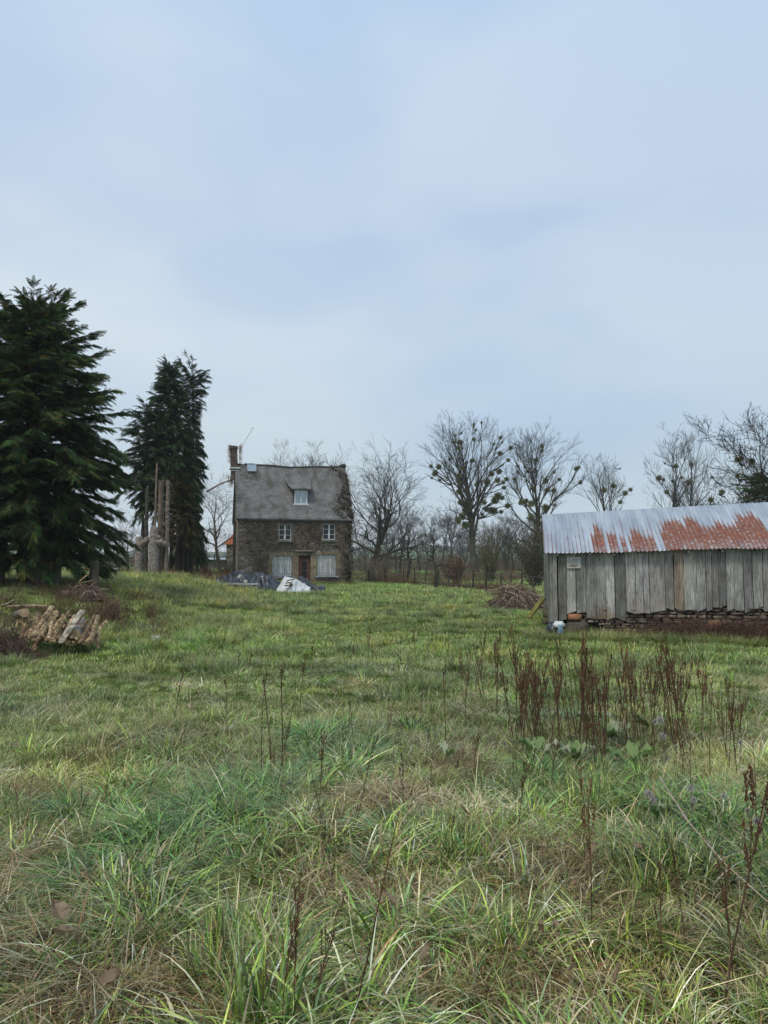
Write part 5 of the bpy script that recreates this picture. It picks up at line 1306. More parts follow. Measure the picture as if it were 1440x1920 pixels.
for i, (zx, zb, zt) in enumerate(cl):
    x, yb_ = zz3(zx, zb); _, yt = zz3(zx, zt); left = x < 1020; right = x > 1225
    dock(x, yb_, yt, int(rng.integers(0, 7)), 'brown dock stalk at the left fringe of the reddish clump' if left else (('reddish brown dock stalk at the right edge of the clump before the shed' if x > 1330 else 'reddish brown dock stalk in the knot beside the pale thistle heads') if right else ('reddish brown dock stalk in the densest left knot of the clump before the shed' if x < 1150 else 'reddish brown dock stalk between the two dense knots of the clump before the shed')), 'dock stalks left fringe' if left else (('dock stalks right fringe' if x > 1330 else 'dock stalks beside the thistle heads') if right else (ga if x < 1150 else 'dock stalks between the dense knots')))
sing = [(443, 1305, 1220, 'leaning'), (490, 1470, 1285, 0), (510, 1465, 1250, 0), (528, 1455, 1235, 0), (608, 1560, 1375, 0), (663, 1560, 1370, 0), (835, 1430, 1235, 0), (785, 1400, 1290, 0), (725, 1390, 1300, 0), (427, 1390, 1265, 0), (325, 1360, 1250, 0), (300, 1345, 1270, 0), (50, 1560, 1405, 0), (35, 1570, 1460, 0), (65, 1575, 1450, 0), (395, 1290, 1230, 0), (560, 1330, 1225, 0), (655, 1255, 1180, 0), (690, 1250, 1175, 0), (752, 1260, 1170, 0), (780, 1250, 1180, 0), (800, 1235, 1180, 0), (820, 1245, 1185, 0), (940, 1250, 1170, 0), (1012, 1260, 1180, 0), (930, 1340, 1180, 0), (196, 1530, 1460, 0), (230, 1460, 1390, 0), (890, 1300, 1220, 0), (905, 1290, 1215, 0), (870, 1330, 1250, 0)]
for _ in range(60):
    x = rng.uniform(280, 1100); yb_ = rng.uniform(1200, 1640); sing.append((x, yb_, yb_-rng.uniform(35, 120)*(yb_-1000)/400, 0))
for i, (x, yb_, yt, tl) in enumerate(sing):
    where = 'left' if x < 380 else ('middle' if x < 720 else 'right of the middle')
    dock(x, yb_, yt, int(rng.integers(0, 7)), 'lone thin brown dock stalk in the open meadow, %s' % where, 'scattered meadow dock stalks ' + where, rng.normal(0, .08))
for x, yb_, yt, k, tl, lb in [(1110, 1760, 1465, 4, 0, 'tall dark dock stalk with branching seed head, right of centre foreground'),
                         (1375, 1900, 1620, 4, .03, 'dark branching dock stalk at the lower right, nearest the corner'),
                         (1355, 1900, 1330, 2, .05, 'very tall dark stalk rising from the lower right foreground'),
                         (1240, 1890, 1600, 1, -.02, 'dark seeded stalk left of the lower right dock group'),
                         (1300, 1560, 1390, 3, 0, 'dark dry stalk among the grey thistle heads'),
                         (1420, 1560, 1380, 0, 0, 'dark stalk at the right edge beside the pale heads'),
                         (1290, 1800, 1560, 6, -.06, 'slanted dark dock stalk among the lower right blades'),
                         (545, 1960, 1670, 4, .05, 'dark seeded dock stalk at the bottom, right one of the bottom centre group'),
                         (520, 1960, 1720, 4, 0, 'dark seeded dock stalk at the bottom, middle of the bottom centre group'),
                         (492, 1960, 1780, 2, -.04, 'short dark dock stalk at the bottom, left of the bottom centre group'),
                         (575, 1950, 1690, 2, .1, 'leaning dark dock stalk at the bottom of the picture, right of its group'),
                         (655, 1950, 1500, 5, 0, 'thin tall bare stalk rising before the brown thatch patch'),
                         (975, 1960, 1830, 1, 0, 'short dark stalk at the bottom edge right of centre')]:
    dock(x, yb_, yt, k, lb, None, tl, .95)
# broad dock leaves
def leafplant(label, px, py, n, ln, cols):
    X, Yk = G(px, py); o = thing('broadleaf_weed', label, 'weed', (X, Yk, gz(X, Yk)))
    for _ in range(n):
        a = rng.uniform(0, 6.28); L_ = ln*rng.uniform(.6, 1.2); wd = L_*.24; V = []; m_ = 7
        el = rng.uniform(.3, 1.1)
        for i in range(m_):
            f = i/(m_-1); r2 = L_*(.25+.75*f); z = L_*math.sin(el)*(1.25*f-.75*f*f)+.08; w_ = wd*math.sin(math.pi*min(1, f*.93+.06))**.7
            wv_ = .02*math.sin(f*12)
            for g_, dz in ((-1, .03), (0, 0), (1, .03)): V.append([math.cos(a)*r2*math.cos(el*.6)-math.sin(a)*w_*g_, math.sin(a)*r2*math.cos(el*.6)+math.cos(a)*w_*g_, z+dz*abs(g_)+wv_*g_])
        Fq = [[3*i+j, 3*i+j+1, 3*i+j+4, 3*i+j+3] for i in range(m_-1) for j in range(2)]
        lf = MB().add(V, Fq, np.array(cols[rng.integers(0, len(cols))])*rng.uniform(.8, 1.2)); lf.build('leaf', M['leaf'], o, True)
    return o
pal = [[.27, .34, .16], [.22, .31, .11], [.38, .42, .27], [.17, .26, .09]]
for x, y, n, lb in [(1010, 1432, 7, 'pale broad leaved weed at the left foot of the reddish dock clump'), (1080, 1440, 8, 'broad leaved weed under the densest dock stalks'), (1150, 1400, 9, 'bright broad leaved weed right of the densest dock stalks'), (1180, 1450, 7, 'broad leaved weed in the shade of the clump, nearest the camera'), (955, 1375, 3, 'single drooping pale leaf weed left of the dock clump'), (1225, 1380, 5, 'broad leaved weed below the pale thistle heads'), (1235, 1560, 4, 'small round leaved weed in the right foreground grass'), (835, 1440, 2, 'small grey leaved weed right of the brown thatch patch'), (1110, 1370, 7, 'broad leaved weed behind the reddish dock stalks')]:
    leafplant(lb, x, y, n, .20 if n > 4 else .14, pal)
# thistle: dry stem with fluffy heads
M['fluff'] = simple('seed_fluff', [(.3, (.30, .26, .24)), (.7, (.50, .46, .44))], 20, .95, .1, 0)
def thistle(label, px, yb_, heads):
    X, Yk = G(px, yb_); z0_ = gz(X, Yk); o = thing('dried_thistle', label, 'weed', (X, Yk, z0_)); mb = MB()
    for hx, hy, sz in heads:
        q = P(hx, hy, Yk+rng.uniform(-.08, .08))-np.array([X, Yk, z0_]); mb.tubes([[0, 0, -.03], q*.5+[rng.normal(0, .02), 0, .03], q], [.003, .0024, .002], 3)
        k = 160; d = rng.normal(0, 1, (k, 3)); d /= np.linalg.norm(d, axis=1, keepdims=True); r2 = sz/1440*Yk*.5
        al = np.stack([q+d*r2*.1, q+d*r2*rng.uniform(.5, 1.1, (k, 1))], 1); MB().tubes(al, np.tile([.0012, .0009], (k, 1)), 3).build('seed_head', M['fluff'], o)
    mb.build('stem', M['twig'], o); return o
thistle('dry thistle with two pale fluffy heads inside the dock clump', 1245, 1440, [(1238, 1350, 18), (1228, 1353, 12), (1242, 1380, 16)])
thistle('dry thistle with pinkish fluffy head in the right foreground, lowest of them', 1222, 1570, [(1216, 1488, 20), (1225, 1500, 16)])
thistle('dry thistle with grey heads in the right foreground beside the tall stalk', 1300, 1580, [(1295, 1478, 16), (1300, 1500, 14), (1283, 1532, 12)])
thistle('dry thistle with small round heads near the very tall stalk', 1352, 1570, [(1357, 1492, 11), (1339, 1524, 10)])
thistle('dry thistle with one pale head at the right edge of the meadow', 1425, 1620, [(1419, 1540, 17), (1400, 1520, 8)])
thistle('dry stem with one round head above the pale thistle heads', 1390, 1480, [(1388, 1392, 10)])
thistle('small pale seed head in the meadow left of the brown thatch patch', 543, 1490, [(543, 1470, 20)])
# long bent dry stem
a = np.array([P(1236, 1455, 4.9), P(1290, 1540, 4.2), P(1360, 1620, 3.7), P(1450, 1700, 3.4)]); 
for i in range(len(a)): a[i, 2] = max(a[i, 2], gz(a[i, 0], a[i, 1])+.12)
o = MB().tubes(a, [.004, .004, .0035, .003], 4, (1.6, 1.5, 1.45)).build('dry_stem', M['twig']); tag(o, 'long pale dry stem slanting down to the right edge of the foreground', 'stem')
# fallen leaves
lfp = MB(); V = []
for i in range(9):
    f = i/8; w_ = .03*math.sin(math.pi*(f*.96+.02))*(1+.25*math.sin(f*20)); V += [[f*.1-.05, -w_, .012*math.sin(f*3)+.01], [f*.1-.05, 0, .0], [f*.1-.05, w_, .014]]
lfm = MB().add(V, [[3*i+j, 3*i+j+1, 3*i+j+4, 3*i+j+3] for i in range(8) for j in range(2)], (.30, .215, .14)).mesh('fallen_leaf', M['leaf'])
dark_l = [(1115, 1640, 1.3), (1195, 1635, 1.2), (1010, 1790, 1.3), (108, 1770, 2.0), (125, 1810, 1.8), (205, 1905, 1.5), (118, 1585, 1.2), (540, 1430, 1.3), (92, 1452, 1.2), (130, 1310, 1.2), (60, 1475, 1.1), (212, 1393, 1.2), (1160, 1895, 1.3), (1075, 1880, 1.3), (1040, 1790, 1.0), (485, 1425, 1.0), (395, 1150, 1.5), (150, 1290, 1.2), (425, 1365, 1.0), (360, 1335, 1.0), (30, 1410, 1.3), (730, 1740, 1.2), (870, 1560, 1.2), (800, 1850, 1.2), (400, 1800, 1.2)]
for x, y, s_ in dark_l:
    X, Yk = G(x, y); o = bpy.data.objects.new('fallen_leaf', lfm); COL.objects.link(o); o.location = (X, Yk, gz(X, Yk)+(.12 if y > 1500 else .06)); o.rotation_euler = (rng.normal(0, .4), rng.normal(0, .4)-.3, rng.uniform(0, 6)); o.scale = (s_*.62,)*3
    tag(o, 'brown fallen leaf lying in the grass of the meadow', 'leaf', 'fallen leaves in the meadow')

# ------------------------------------------------------------ grass (uncountable)
PAL = dict(green=(.19, .355, .042), yg=(.385, .49, .065), blue=(.135, .27, .09), straw=(.90, .73, .42), brown=(.31, .175, .075), grey=(.36, .38, .21))
def tuft(seed, n, ln, rad_, wid, weights, lean, curl, spread, segs=5, flat=0, part=None):
    rg = np.random.default_rng(seed); keys = list(PAL); wts = np.array([weights.get(k, 0) for k in keys], float); wts /= wts.sum()
    ci = rg.choice(len(keys), n, p=wts); cols = np.array([PAL[k] for k in keys])[ci]*(.28+1.45*rg.random((n, 1))**1.7)
    L_ = rg.uniform(ln[0], ln[1], n); a = rg.uniform(0, 6.28, n); rr_ = rad_*np.sqrt(rg.random(n))
    b0_ = np.stack([np.cos(a)*rr_, np.sin(a)*rr_, np.full(n, -.02)], -1)
    az_ = a+rg.normal(0, spread, n); tl = np.abs(rg.normal(lean, .25, n)); cu = rg.uniform(.3, 1.3, n)*curl
    wx, wy = math.cos(flat*7)*flat, math.sin(flat*7)*flat
    pts = [b0_]; p = b0_.copy(); W = []
    for i in range(segs):
        ang = tl+cu*(i/segs)*1.6; ang = np.minimum(ang, 1.9)
        d = np.stack([np.cos(az_)*np.sin(ang)+wx, np.sin(az_)*np.sin(ang)+wy, np.cos(ang)], -1); d /= np.linalg.norm(d, axis=1, keepdims=True)
        p = p+d*(L_/segs)[:, None]; p[:, 2] = np.maximum(p[:, 2], .008+.03*rg.random(n)*(i > 0)); pts.append(p.copy())
    Pn = np.stack(pts, 1)                       # n, segs+1, 3
    side = np.stack([-np.sin(az_+rg.normal(0, .8, n)), np.cos(az_), np.zeros(n)], -1); side /= np.linalg.norm(side, axis=1, keepdims=True)
    w_ = wid*rg.uniform(.6, 1.3, n)
    prof = np.array([.75, 1, .95, .75, .45, .06, .03][:segs+1]) if segs >= 5 else np.linspace(1, .1, segs+1)
    Lf = Pn-side[:, None, :]*(w_[:, None]*prof[None]*.5)[:, :, None]; Rt = Pn+side[:, None, :]*(w_[:, None]*prof[None]*.5)[:, :, None]
    V = np.stack([Lf, Rt], 2).reshape(-1, 3); m_ = (segs+1)*2
    Fb = np.array([[2*i, 2*i+1, 2*i+3, 2*i+2] for i in range(segs)]); Fq = (Fb[None]+(np.arange(n)*m_)[:, None, None]).reshape(-1, 4)
    C = np.repeat(np.minimum(cols, .9), m_, axis=0)
    # dry tips on green blades: colour of the blade itself
    tip = np.tile(np.repeat(np.linspace(0, 1, segs+1)**2, 2), n)[:, None]; dry = np.repeat(rg.random(n) < .4, m_)[:, None]
    C = C*(1-tip*dry*.6)+np.array(PAL['straw'])*tip*dry*.6
    return MB().add(V, Fq, C)
fam = {}
protoc = bpy.data.collections.new('grass_tufts')
plist = []
def reg(f_, mbs, matn='grass'):
    fam[f_] = []
    for mb in mbs:
        nm = 'grass_tuft.%03d' % len(plist); o = bpy.data.objects.new(nm, mb.mesh('grass_tuft', M[matn])); protoc.objects.link(o); fam[f_].append(len(plist)); plist.append(o)
W1 = dict(green=6.5, yg=2.8, blue=2.6, straw=1.9, brown=.9, grey=.8)
W2 = dict(green=6, yg=3.2, blue=1.2, straw=1.9, brown=1.3, grey=1.3)
W3 = dict(straw=6, brown=3, grey=1.5, green=.8, yg=.5)
W4 = dict(green=5, blue=5, yg=1, straw=.9, grey=.6)
W1b = dict(green=4.5, yg=3, blue=1.2, straw=4.2, brown=1.5, grey=1)
reg('long', [tuft(300+i, 90, (.16, .42), .12, .0092, W1 if i % 3 else W1b, .75, 1.15, .8, 6, flat=.45*(i % 4)) for i in range(8)])
reg('tus', [tuft(320+i, 150, (.24, .50), .12, .0088, W4, .85, 1.5, .35, 6, flat=.25*i) for i in range(3)])
reg('straw', [tuft(340+i, 80, (.18, .42), .15, .0055, W3, 1.15, .7, 1.5, 5, flat=.3*(i % 2)) for i in range(3)])
reg('short', [tuft(360+i, 95, (.06, .17), .15, .0055, W2, .5, .7, 1.5, 4) for i in range(5)])
reg('lawn', [tuft(380+i, 110, (.07, .17), .34, .011, W2, .55, .6, 2, 3) for i in range(4)])
W5 = dict(straw=4, grey=3, brown=1.5, green=2, yg=.6, blue=1)
reg('mat', [tuft(440+i, 80, (.28, .50), .26, .0055, W5, 1.25, .35, 1.6, 5, flat=.5+.2*i) for i in range(4)])
reg('clump', [tuft(400+i, 120, (.18, .40), .16, .010, W1, .55, .9, .5, 4) for i in range(3)])
reg('upright', [tuft(420+i, 80, (.22, .42), .10, .0075, dict(green=6, blue=4, yg=2.5, straw=.8), .2, .55, 1.2, 6) for i in range(3)])
# spots known from the photograph: (px, py, radius_px_x, radius_px_y, kind, strength)
SP_ = [(740, 1515, 75, 30, 'straw', 1.0), (150, 1860, 170, 60, 'straw', .75), (700, 1690, 110, 45, 'straw', .6), (30, 1720, 120, 90, 'straw', .4), (860, 1440, 60, 20, 'straw', .4),
       (330, 1590, 150, 75, 'tus', 1.0), (470, 1500, 80, 35, 'tus', .9), (650, 1420, 80, 50, 'tus', .8), (230, 1500, 40, 50, 'tus', .8), (1080, 1480, 110, 50, 'tus', .9), (640, 1275, 40, 18, 'tus', .7), (905, 1165, 30, 12, 'tus', .8), (250, 1650, 120, 60, 'tus', .6),
       (1330, 1560, 140, 90, 'tus', .5), (930, 1700, 100, 80, 'upright', .5), (1200, 1700, 160, 90, 'upright', .6), (430, 1860, 150, 70, 'upright', .5), (1150, 1560, 90, 50, 'upright', .5), (950, 1455, 60, 28, 'green', 1), (210, 1450, 120, 30, 'green', .6), (60, 1420, 80, 40, 'green', .7), (1100, 1290, 200, 60, 'green', .3),
       (280, 1105, 60, 14, 'straw', .9), (720, 1200, 150, 30, 'straw', .25), (570, 1640, 90, 60, 'straw', .3)]
SW = []
for px, py, rx, ry, kd, st_ in SP_:
    X, Yk = G(px, py); X2, Yt = G(px, py-ry); X3, Yb2 = G(px, min(py+ry, 1940)); SW.append((X, (Yt+Yb2)/2, rx/1440*Yk, max(.15, (Yt-Yb2)/2), kd, st_))
def inside_build(x, y):
    q = np.stack([x-HL[0], y-HL[1]], -1); s_ = q@hu; d = q@hv; m1 = (s_ > -.1) & (s_ < HW+.1) & (d > -.1) & (d < HD)
    q = np.stack([x-SHO[0], y-SHO[1]], -1); s_ = q@su; d = q@sv; m2 = (s_ > -.05) & (s_ < SHL) & (d > WOF-.03) & (d < 2*SRW)
    return m1 | m2
def scatter_pts(Y0, Y1, dens, wide=.58, side=4.0):
    W_ = wide*Y1+side; n = int(2*W_*(Y1-Y0)*dens); y = rng.uniform(Y0, Y1, n); x = rng.uniform(-W_, W_, n)
    ok = ~inside_build(x, y) & (np.abs(x) < wide*np.maximum(y, 0)+side); return x[ok], y[ok]
PT = []; IX = []; RO = []; SC = []; TI = []
def emit(x, y, kind, sc, tint):
    n = len(x)
    if not n: return
    ids = np.array(fam[kind])[rng.integers(0, len(fam[kind]), n)]
    PT.append(np.stack([x, y, ground(x, y)-.005], -1)); IX.append(ids)
    RO.append(np.stack([rng.normal(0, .1, n), rng.normal(0, .1, n), rng.uniform(0, 6.28, n)], -1)); SC.append(np.stack([sc, sc, sc*rng.uniform(.75, 1.2, n)], -1)); TI.append(tint)
def base_tint(x, y):
    a = vnoise(x, y, 1.7, 21); b_ = vnoise(x, y, .55, 22); c_ = vnoise(x, y, 4.5, 23)
    dry = smooth(.55, .95, a*.6+b_*.4)[:, None]; lush = smooth(.5, .85, c_*.6+b_*.4)[:, None]
    t_ = np.ones((len(x), 3))*(.62+.72*vnoise(x, y, .9, 27)[:, None])*(.85+.3*b_[:, None]); t_ = t_*(1-dry)+t_*np.array([1.25, 1.08, 1.0])*dry; t_ = t_*(1-lush)+t_*np.array([.95, 1.15, .85])*lush
    return t_*rng.uniform(.85, 1.15, (len(x), 1))
def spot_weight(x, y, kd):
    w_ = np.zeros(len(x))
    for X, Yk, rx, ry, k, st_ in SW:
        if k == kd: w_ = np.maximum(w_, st_*np.exp(-(((x-X)/rx)**2+((y-Yk)/ry)**2)))
    return w_
def band(Y0, Y1, dens, near):
    x, y = scatter_pts(Y0, Y1, dens); n = len(x); r_ = rng.random(n)
    ws, wt, wu, wg = [spot_weight(x, y, k) for k in ('straw', 'tus', 'upright', 'green')]; wu = wu*.5
    rough_ = smooth(.40, .75, vnoise(x, y, 1.5, 31)*.6+vnoise(x, y, .6, 32)*.4)
    # how long the grass grows: long close by, mown look further out and to the left
    longness = np.clip(1-smooth(3.7, 5.8, y-.35*np.clip(x, 0, 3))*.92+.05+.75*rough_*smooth(3.5, 6, y)*(.35+.65*smooth(-2, 1.5, x)), 0, 1)
    longness = longness*(1-.6*smooth(.3, .9, wg))
    kd = np.where(r_ < ws, 'straw', np.where(r_ < ws+wt, 'tus', np.where(r_ < ws+wt+wu, 'upright', '')))
    r2 = rng.random(n); kd = np.where(kd != '', kd, np.where(r2 < longness*.85, 'long', np.where(r2 < longness*.85+.08+.30*smooth(.5, .85, vnoise(x, y, .7, 37)), 'straw', 'short')))
    tt_ = base_tint(x, y); tt_[kd == 'straw'] *= 1.0
    tt_ = tt_*(1+(wg[:, None])*np.array([[.1, .35, -.15]]))
    hole_ = rng.random(n) < ws*1.1
    for k in ('straw', 'tus', 'upright', 'long', 'short'):
        m_ = (kd == k) & (~hole_ | (k == 'straw')); gapn = vnoise(x, y, .42, 71)
        if k in ('long', 'tus'): m_ = m_ & (gapn > .22)
        if k == 'tus': m_ = m_ & (rng.random(n) < .55)
        emit(x[m_], y[m_], k, rng.uniform(.7, 1.15, m_.sum())*(.65+.65*gapn[m_])*np.interp(y[m_], [3, 5, 8], [1.0, .82, .66])*(1.0 if k != 'short' else 1.15), tt_[m_])
for X, Yk, rx, ry, kd_, st_ in SW:
    if kd_ == 'straw' and Yk < 9:
        n = int(60*rx*ry*3.1*st_)+8; x = X+rng.normal(0, rx*.6, n); y = Yk+rng.normal(0, ry*.6, n)
        emit(x, y, 'straw', rng.uniform(.6, 1.05, n), np.where(rng.random((n, 1)) < .55, [[.60, .46, .34]], [[1.0, .90, .8]])*rng.uniform(.7, 1.2, (n, 1)))
    if kd_ == 'tus' and Yk < 9:
        n = int(16*rx*ry*3.1*st_)+4; x = X+rng.normal(0, rx*.5, n); y = Yk+rng.normal(0, ry*.5, n)
        emit(x, y, 'tus', rng.uniform(.75, 1.15, n), np.array([[.62, .78, .60]])*rng.uniform(.75, 1.25, (n, 1)))
n = 22; px_ = rng.uniform(0, 1440, n); py_ = rng.uniform(1480, 1930, n)
for a_, b_ in zip(px_, py_):
    X, Yk = G(a_, b_); n = 12; w_ = rng.uniform(.10, .26); x = X+rng.normal(0, w_, n); y = Yk+rng.normal(0, w_, n)
    emit(x, y, 'straw', rng.uniform(.5, .9, n), np.array([[.62, .50, .38]])*rng.uniform(.7, 1.2, (n, 1)))
x, y = scatter_pts(-.8, 9, 5); k_ = vnoise(x, y, .9, 61) > .48; x, y = x[k_], y[k_]; emit(x, y, 'mat', rng.uniform(.7, 1.1, len(x)), base_tint(x, y)*.95)
x, y = scatter_pts(-.8, 9, 26); k_ = rng.random(len(x)) > spot_weight(x, y, 'straw')*1.2; x, y = x[k_], y[k_]; emit(x, y, 'short', rng.uniform(.7, 1.2, len(x)), base_tint(x, y)*[.95, .88, .8])
band(-.8, 4.2, 38, 1); band(4.2, 7.5, 52, 1); band(7.5, 13, 38, 0)
x, y = scatter_pts(12, 30, 13); emit(x, y, 'lawn', rng.uniform(.55, .9, len(x)), base_tint(x, y)*[1.05, 1.1, .95])
x, y = scatter_pts(8, 34, 2.6); k_ = (vnoise(x, y, 1.3, 41) > .56) & (rng.random(len(x)) < .25+.75*smooth(8, 13, y)+(x > .5)); x, y = x[k_], y[k_]; emit(x, y, 'clump', rng.uniform(.45, .95, len(x)), base_tint(x, y)*[.72, .76, .72])
x, y = scatter_pts(30, 66, 2.6); emit(x, y, 'lawn', rng.uniform(1.2, 1.9, len(x)), base_tint(x, y)*[1.05, 1.12, .95])
for j in range(len(HX)):
    k_ = int(rng.integers(3, 9)); x = HX[j]+rng.normal(0, HS[j]*.42, k_); y = HY[j]+rng.normal(0, HS[j]*.42, k_); ok = ~inside_build(x, y); x, y = x[ok], y[ok]; ts = np.array([.62, .68, .62]) if j % 3 else np.array([1.25, 1.05, .8])
    emit(x, y, 'clump' if HY[j] > 9 else 'tus', rng.uniform(.55, 1.0, len(x))*(1 if HY[j] > 7 else .75), ts*rng.uniform(.8, 1.2, (len(x), 1)))
x, y = scatter_pts(28, 60, .4); k_ = vnoise(x, y, 2.6, 43) > .5; x, y = x[k_], y[k_]; emit(x, y, 'clump', rng.uniform(.7, 1.2, len(x)), base_tint(x, y)*.85)
# rough bank on the left and scrub round the shed
n = 2600; y = rng.uniform(14, 30, n); x = -y*rng.uniform(.12, .6, n); k_ = (vnoise(x, y, 2.2, 51) > .35) & (rng.random(n) < smooth(13.5, 21, y)*.9+.05); x, y = x[k_], y[k_]
emit(x, y, 'clump', rng.uniform(.4, 1.2, len(x)), base_tint(x, y)*np.array([.8, .78, .72])*np.where(rng.random((len(x), 1)) < .2, 1.5, 1.0))
n = 1300; y = rng.uniform(27, 52, n); x = -y*rng.uniform(.17, .55, n); ok = ~inside_build(x, y); x, y = x[ok], y[ok]
emit(x, y, 'clump', rng.uniform(.8, 1.5, len(x)), base_tint(x, y)*np.where(rng.random((len(x), 1)) < .35, [[1.7, 1.35, 1.1]], [[.9, .85, .8]]))
n = 700; s_ = rng.uniform(-.3, 7.5, n); d = -rng.uniform(-.1, 1.4, n)**1; x = SHO[0]+su[0]*s_+sv[0]*d; y = SHO[1]+su[1]*s_+sv[1]*d; emit(x, y, 'clump', rng.uniform(.5, .95, n), base_tint(x, y)*[.8, .75, .7])
n = 500; s_ = rng.uniform(-.4, HW+.4, n); d = -rng.uniform(.1, 1.2, n); x = HL[0]+hu[0]*s_+hv[0]*d; y = HL[1]+hu[1]*s_+hv[1]*d; emit(x, y, 'clump', rng.uniform(.6, 1.0, n), base_tint(x, y)*[.9, .85, .7])
x, y = scatter_pts(66, 110, .5); emit(x, y, 'clump', rng.uniform(.8, 1.4, len(x)), base_tint(x, y)*[.9, 1.0, .8])

def gn_instances(name, coll, PT_, IX_, RO_, SC_, TI_):
    me = bpy.data.meshes.new(name); Pq = np.concatenate(PT_); me.vertices.add(len(Pq)); me.vertices.foreach_set('co', Pq.astype(np.float32).ravel())
    def at(nm, ty, arr, key): a_ = me.attributes.new(nm, ty, 'POINT'); a_.data.foreach_set(key, arr.ravel())
    at('idx', 'INT', np.concatenate(IX_).astype(np.int32), 'value'); at('rot', 'FLOAT_VECTOR', np.concatenate(RO_).astype(np.float32), 'vector')
    at('scl', 'FLOAT_VECTOR', np.concatenate(SC_).astype(np.float32), 'vector'); at('tint', 'FLOAT_VECTOR', np.concatenate(TI_).astype(np.float32), 'vector')
    o = bpy.data.objects.new(name, me); COL.objects.link(o)
    ng = bpy.data.node_groups.new(name+'_nodes', 'GeometryNodeTree'); ng.interface.new_socket('Geometry', in_out='INPUT', socket_type='NodeSocketGeometry'); ng.interface.new_socket('Geometry', in_out='OUTPUT', socket_type='NodeSocketGeometry')
    gi = ng.nodes.new('NodeGroupInput'); go = ng.nodes.new('NodeGroupOutput'); ip = ng.nodes.new('GeometryNodeInstanceOnPoints'); ci = ng.nodes.new('GeometryNodeCollectionInfo')
    ci.inputs['Collection'].default_value = coll; ci.inputs['Separate Children'].default_value = True; ci.inputs['Reset Children'].default_value = True
    def na(nm, ty):
        n_ = ng.nodes.new('GeometryNodeInputNamedAttribute'); n_.data_type = ty; n_.inputs['Name'].default_value = nm; return [s for s in n_.outputs if s.enabled and s.name == 'Attribute'][0]
    lk = ng.links.new; lk(gi.outputs[0], ip.inputs['Points']); lk(ci.outputs[0], ip.inputs['Instance']); ip.inputs['Pick Instance'].default_value = True
    lk(na('idx', 'INT'), ip.inputs['Instance Index']); lk(na('rot', 'FLOAT_VECTOR'), ip.inputs['Rotation']); lk(na('scl', 'FLOAT_VECTOR'), ip.inputs['Scale']); lk(ip.outputs[0], go.inputs[0])
    md = o.modifiers.new('scatter', 'NODES'); md.node_group = ng
    print(name, len(Pq), 'instances'); return o
gr_ = gn_instances('meadow_grass', protoc, PT, IX, RO, SC, TI)
tag(gr_, 'rough green and straw coloured meadow grass covering the field', 'grass', kind='stuff')

# scrub: leafless twig tangles (bramble) at the shed foot, field edges, wood floor
twc = bpy.data.collections.new('scrub_tufts')
M['scrub'] = leafy('scrub_twigs', .0, True, .9, False, .05)
for i in range(5):
    rg = np.random.default_rng(500+i); mb = MB()
    al = np.array([walk(8, (rng.normal(0, .15), rng.normal(0, .15), 0), (rng.normal(0, .6), rng.normal(0, .6), 1), .1, .3, None, -.07) for _ in range(46)])
    al[:, :, 2] = np.abs(al[:, :, 2]); mb.tubes(al, np.tile(np.linspace(.0055, .003, 8), (46, 1)), 3, rng.uniform(.5, 1.5, (46, 1))*np.array([[.13, .085, .065]]))
    twc.objects.link(bpy.data.objects.new('scrub_tuft.%03d' % i, mb.mesh('scrub_tuft', M['scrub'])))
PT = []; IX = []; RO = []; SC = []; TI = []
fam['scrub'] = [0, 1, 2, 3, 4]
def sc_emit(x, y, sc, tint): emit(x, y, 'scrub', sc, tint)
n = 170; s_ = 1.6+6.2*rng.random(n)**.75; d = -rng.uniform(-.1, .75, n); sc_emit(SHO[0]+su[0]*s_+sv[0]*d, SHO[1]+su[1]*s_+sv[1]*d, rng.uniform(.45, 1.0, n), np.ones((n, 3))*[[.9, .78, .75]])
n = 190; f = rng.random(n); px = rng.uniform(640, 1040, n); y = 62+rng.uniform(0, 38, n); sc_emit((px-720)/1440*y, y, rng.uniform(.8, 1.9, n), np.ones((n, 3))*[[1.3, 1.35, 1.2]])
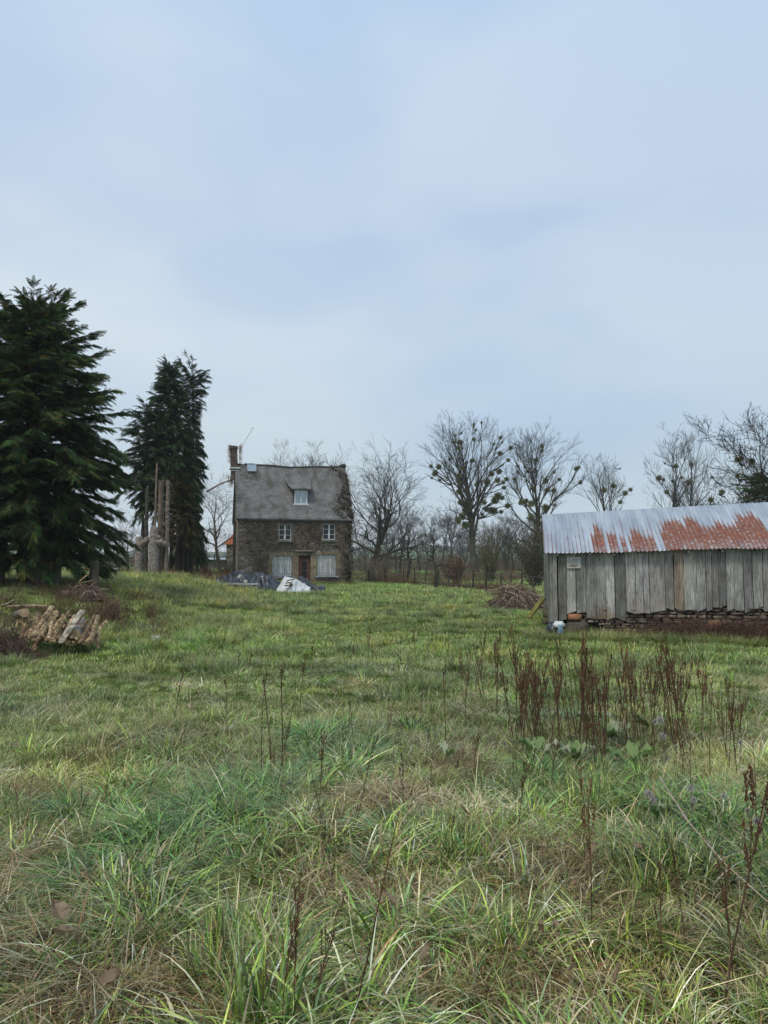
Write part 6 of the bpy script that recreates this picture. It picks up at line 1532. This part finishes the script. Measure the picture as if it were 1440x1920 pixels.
n = 130; px = rng.uniform(690, 990, n); y = np.interp(px, [692, 1000], [62, 38])+rng.normal(0, .6, n); sc_emit((px-720)/1440*y, y, rng.uniform(.5, 1.1, n), np.ones((n, 3))*[[1.1, .95, .85]])
n = 240; px = rng.uniform(-60, 436, n); y = rng.uniform(42, 56, n); x = (px-720)/1440*y; ok = ~inside_build(x, y); x, y = x[ok], y[ok]; sc_emit(x, y, rng.uniform(.5, 1.1, len(x)), np.ones((len(x), 3))*[[1.1, .85, .75]])
n = 120; px = rng.uniform(-60, 300, n); y = rng.uniform(17, 27, n); sc_emit((px-720)/1440*y, y, rng.uniform(.35, .8, n), np.ones((n, 3))*[[1.0, .95, .75]])
n = 90; x = HL[0]+rng.uniform(0, HW, n)*hu[0]; y = HL[1]+rng.uniform(-1.1, -.2, n)+(x-HL[0])*math.tan(HA); sc_emit(x, y, rng.uniform(.3, .6, n), np.ones((n, 3))*[[1.1, .95, .8]])
n = 520; px = rng.uniform(560, 1300, n); y = rng.uniform(130, 210, n); sc_emit((px-720)/1440*y, y, rng.uniform(2, 4.5, n), np.ones((n, 3))*[[1.2, 1.3, 1.3]])
n = 300; px = rng.uniform(-100, 440, n); y = rng.uniform(140, 200, n); sc_emit((px-720)/1440*y, y, rng.uniform(2, 4, n), np.ones((n, 3))*[[.95, .9, .85]])
scb = gn_instances('bramble_scrub', twc, PT, IX, RO, SC, TI)
tag(scb, 'leafless brown bramble and scrub at the shed foot, field edges and wood floor', 'scrub', kind='stuff')

# ------------------------------------------------------------ haze
HAZE = .0004
hz = MB().box((0, 510, 20), (1640, 1100, 60), col=(1, 1, 1))
hm = bpy.data.materials.new('haze'); hm.use_nodes = True; t = hm.node_tree; t.nodes.clear()
ho = N(t, 'ShaderNodeOutputMaterial'); pv = N(t, 'ShaderNodeVolumePrincipled'); pv.inputs['Color'].default_value = (.86, .91, 1, 1); pv.inputs['Density'].default_value = HAZE; pv.inputs['Anisotropy'].default_value = .2
t.links.new(pv.outputs[0], ho.inputs['Volume'])
h_ = hz.build('haze', hm); tag(h_, 'thin grey winter haze in the air over the meadow', kind='stuff')
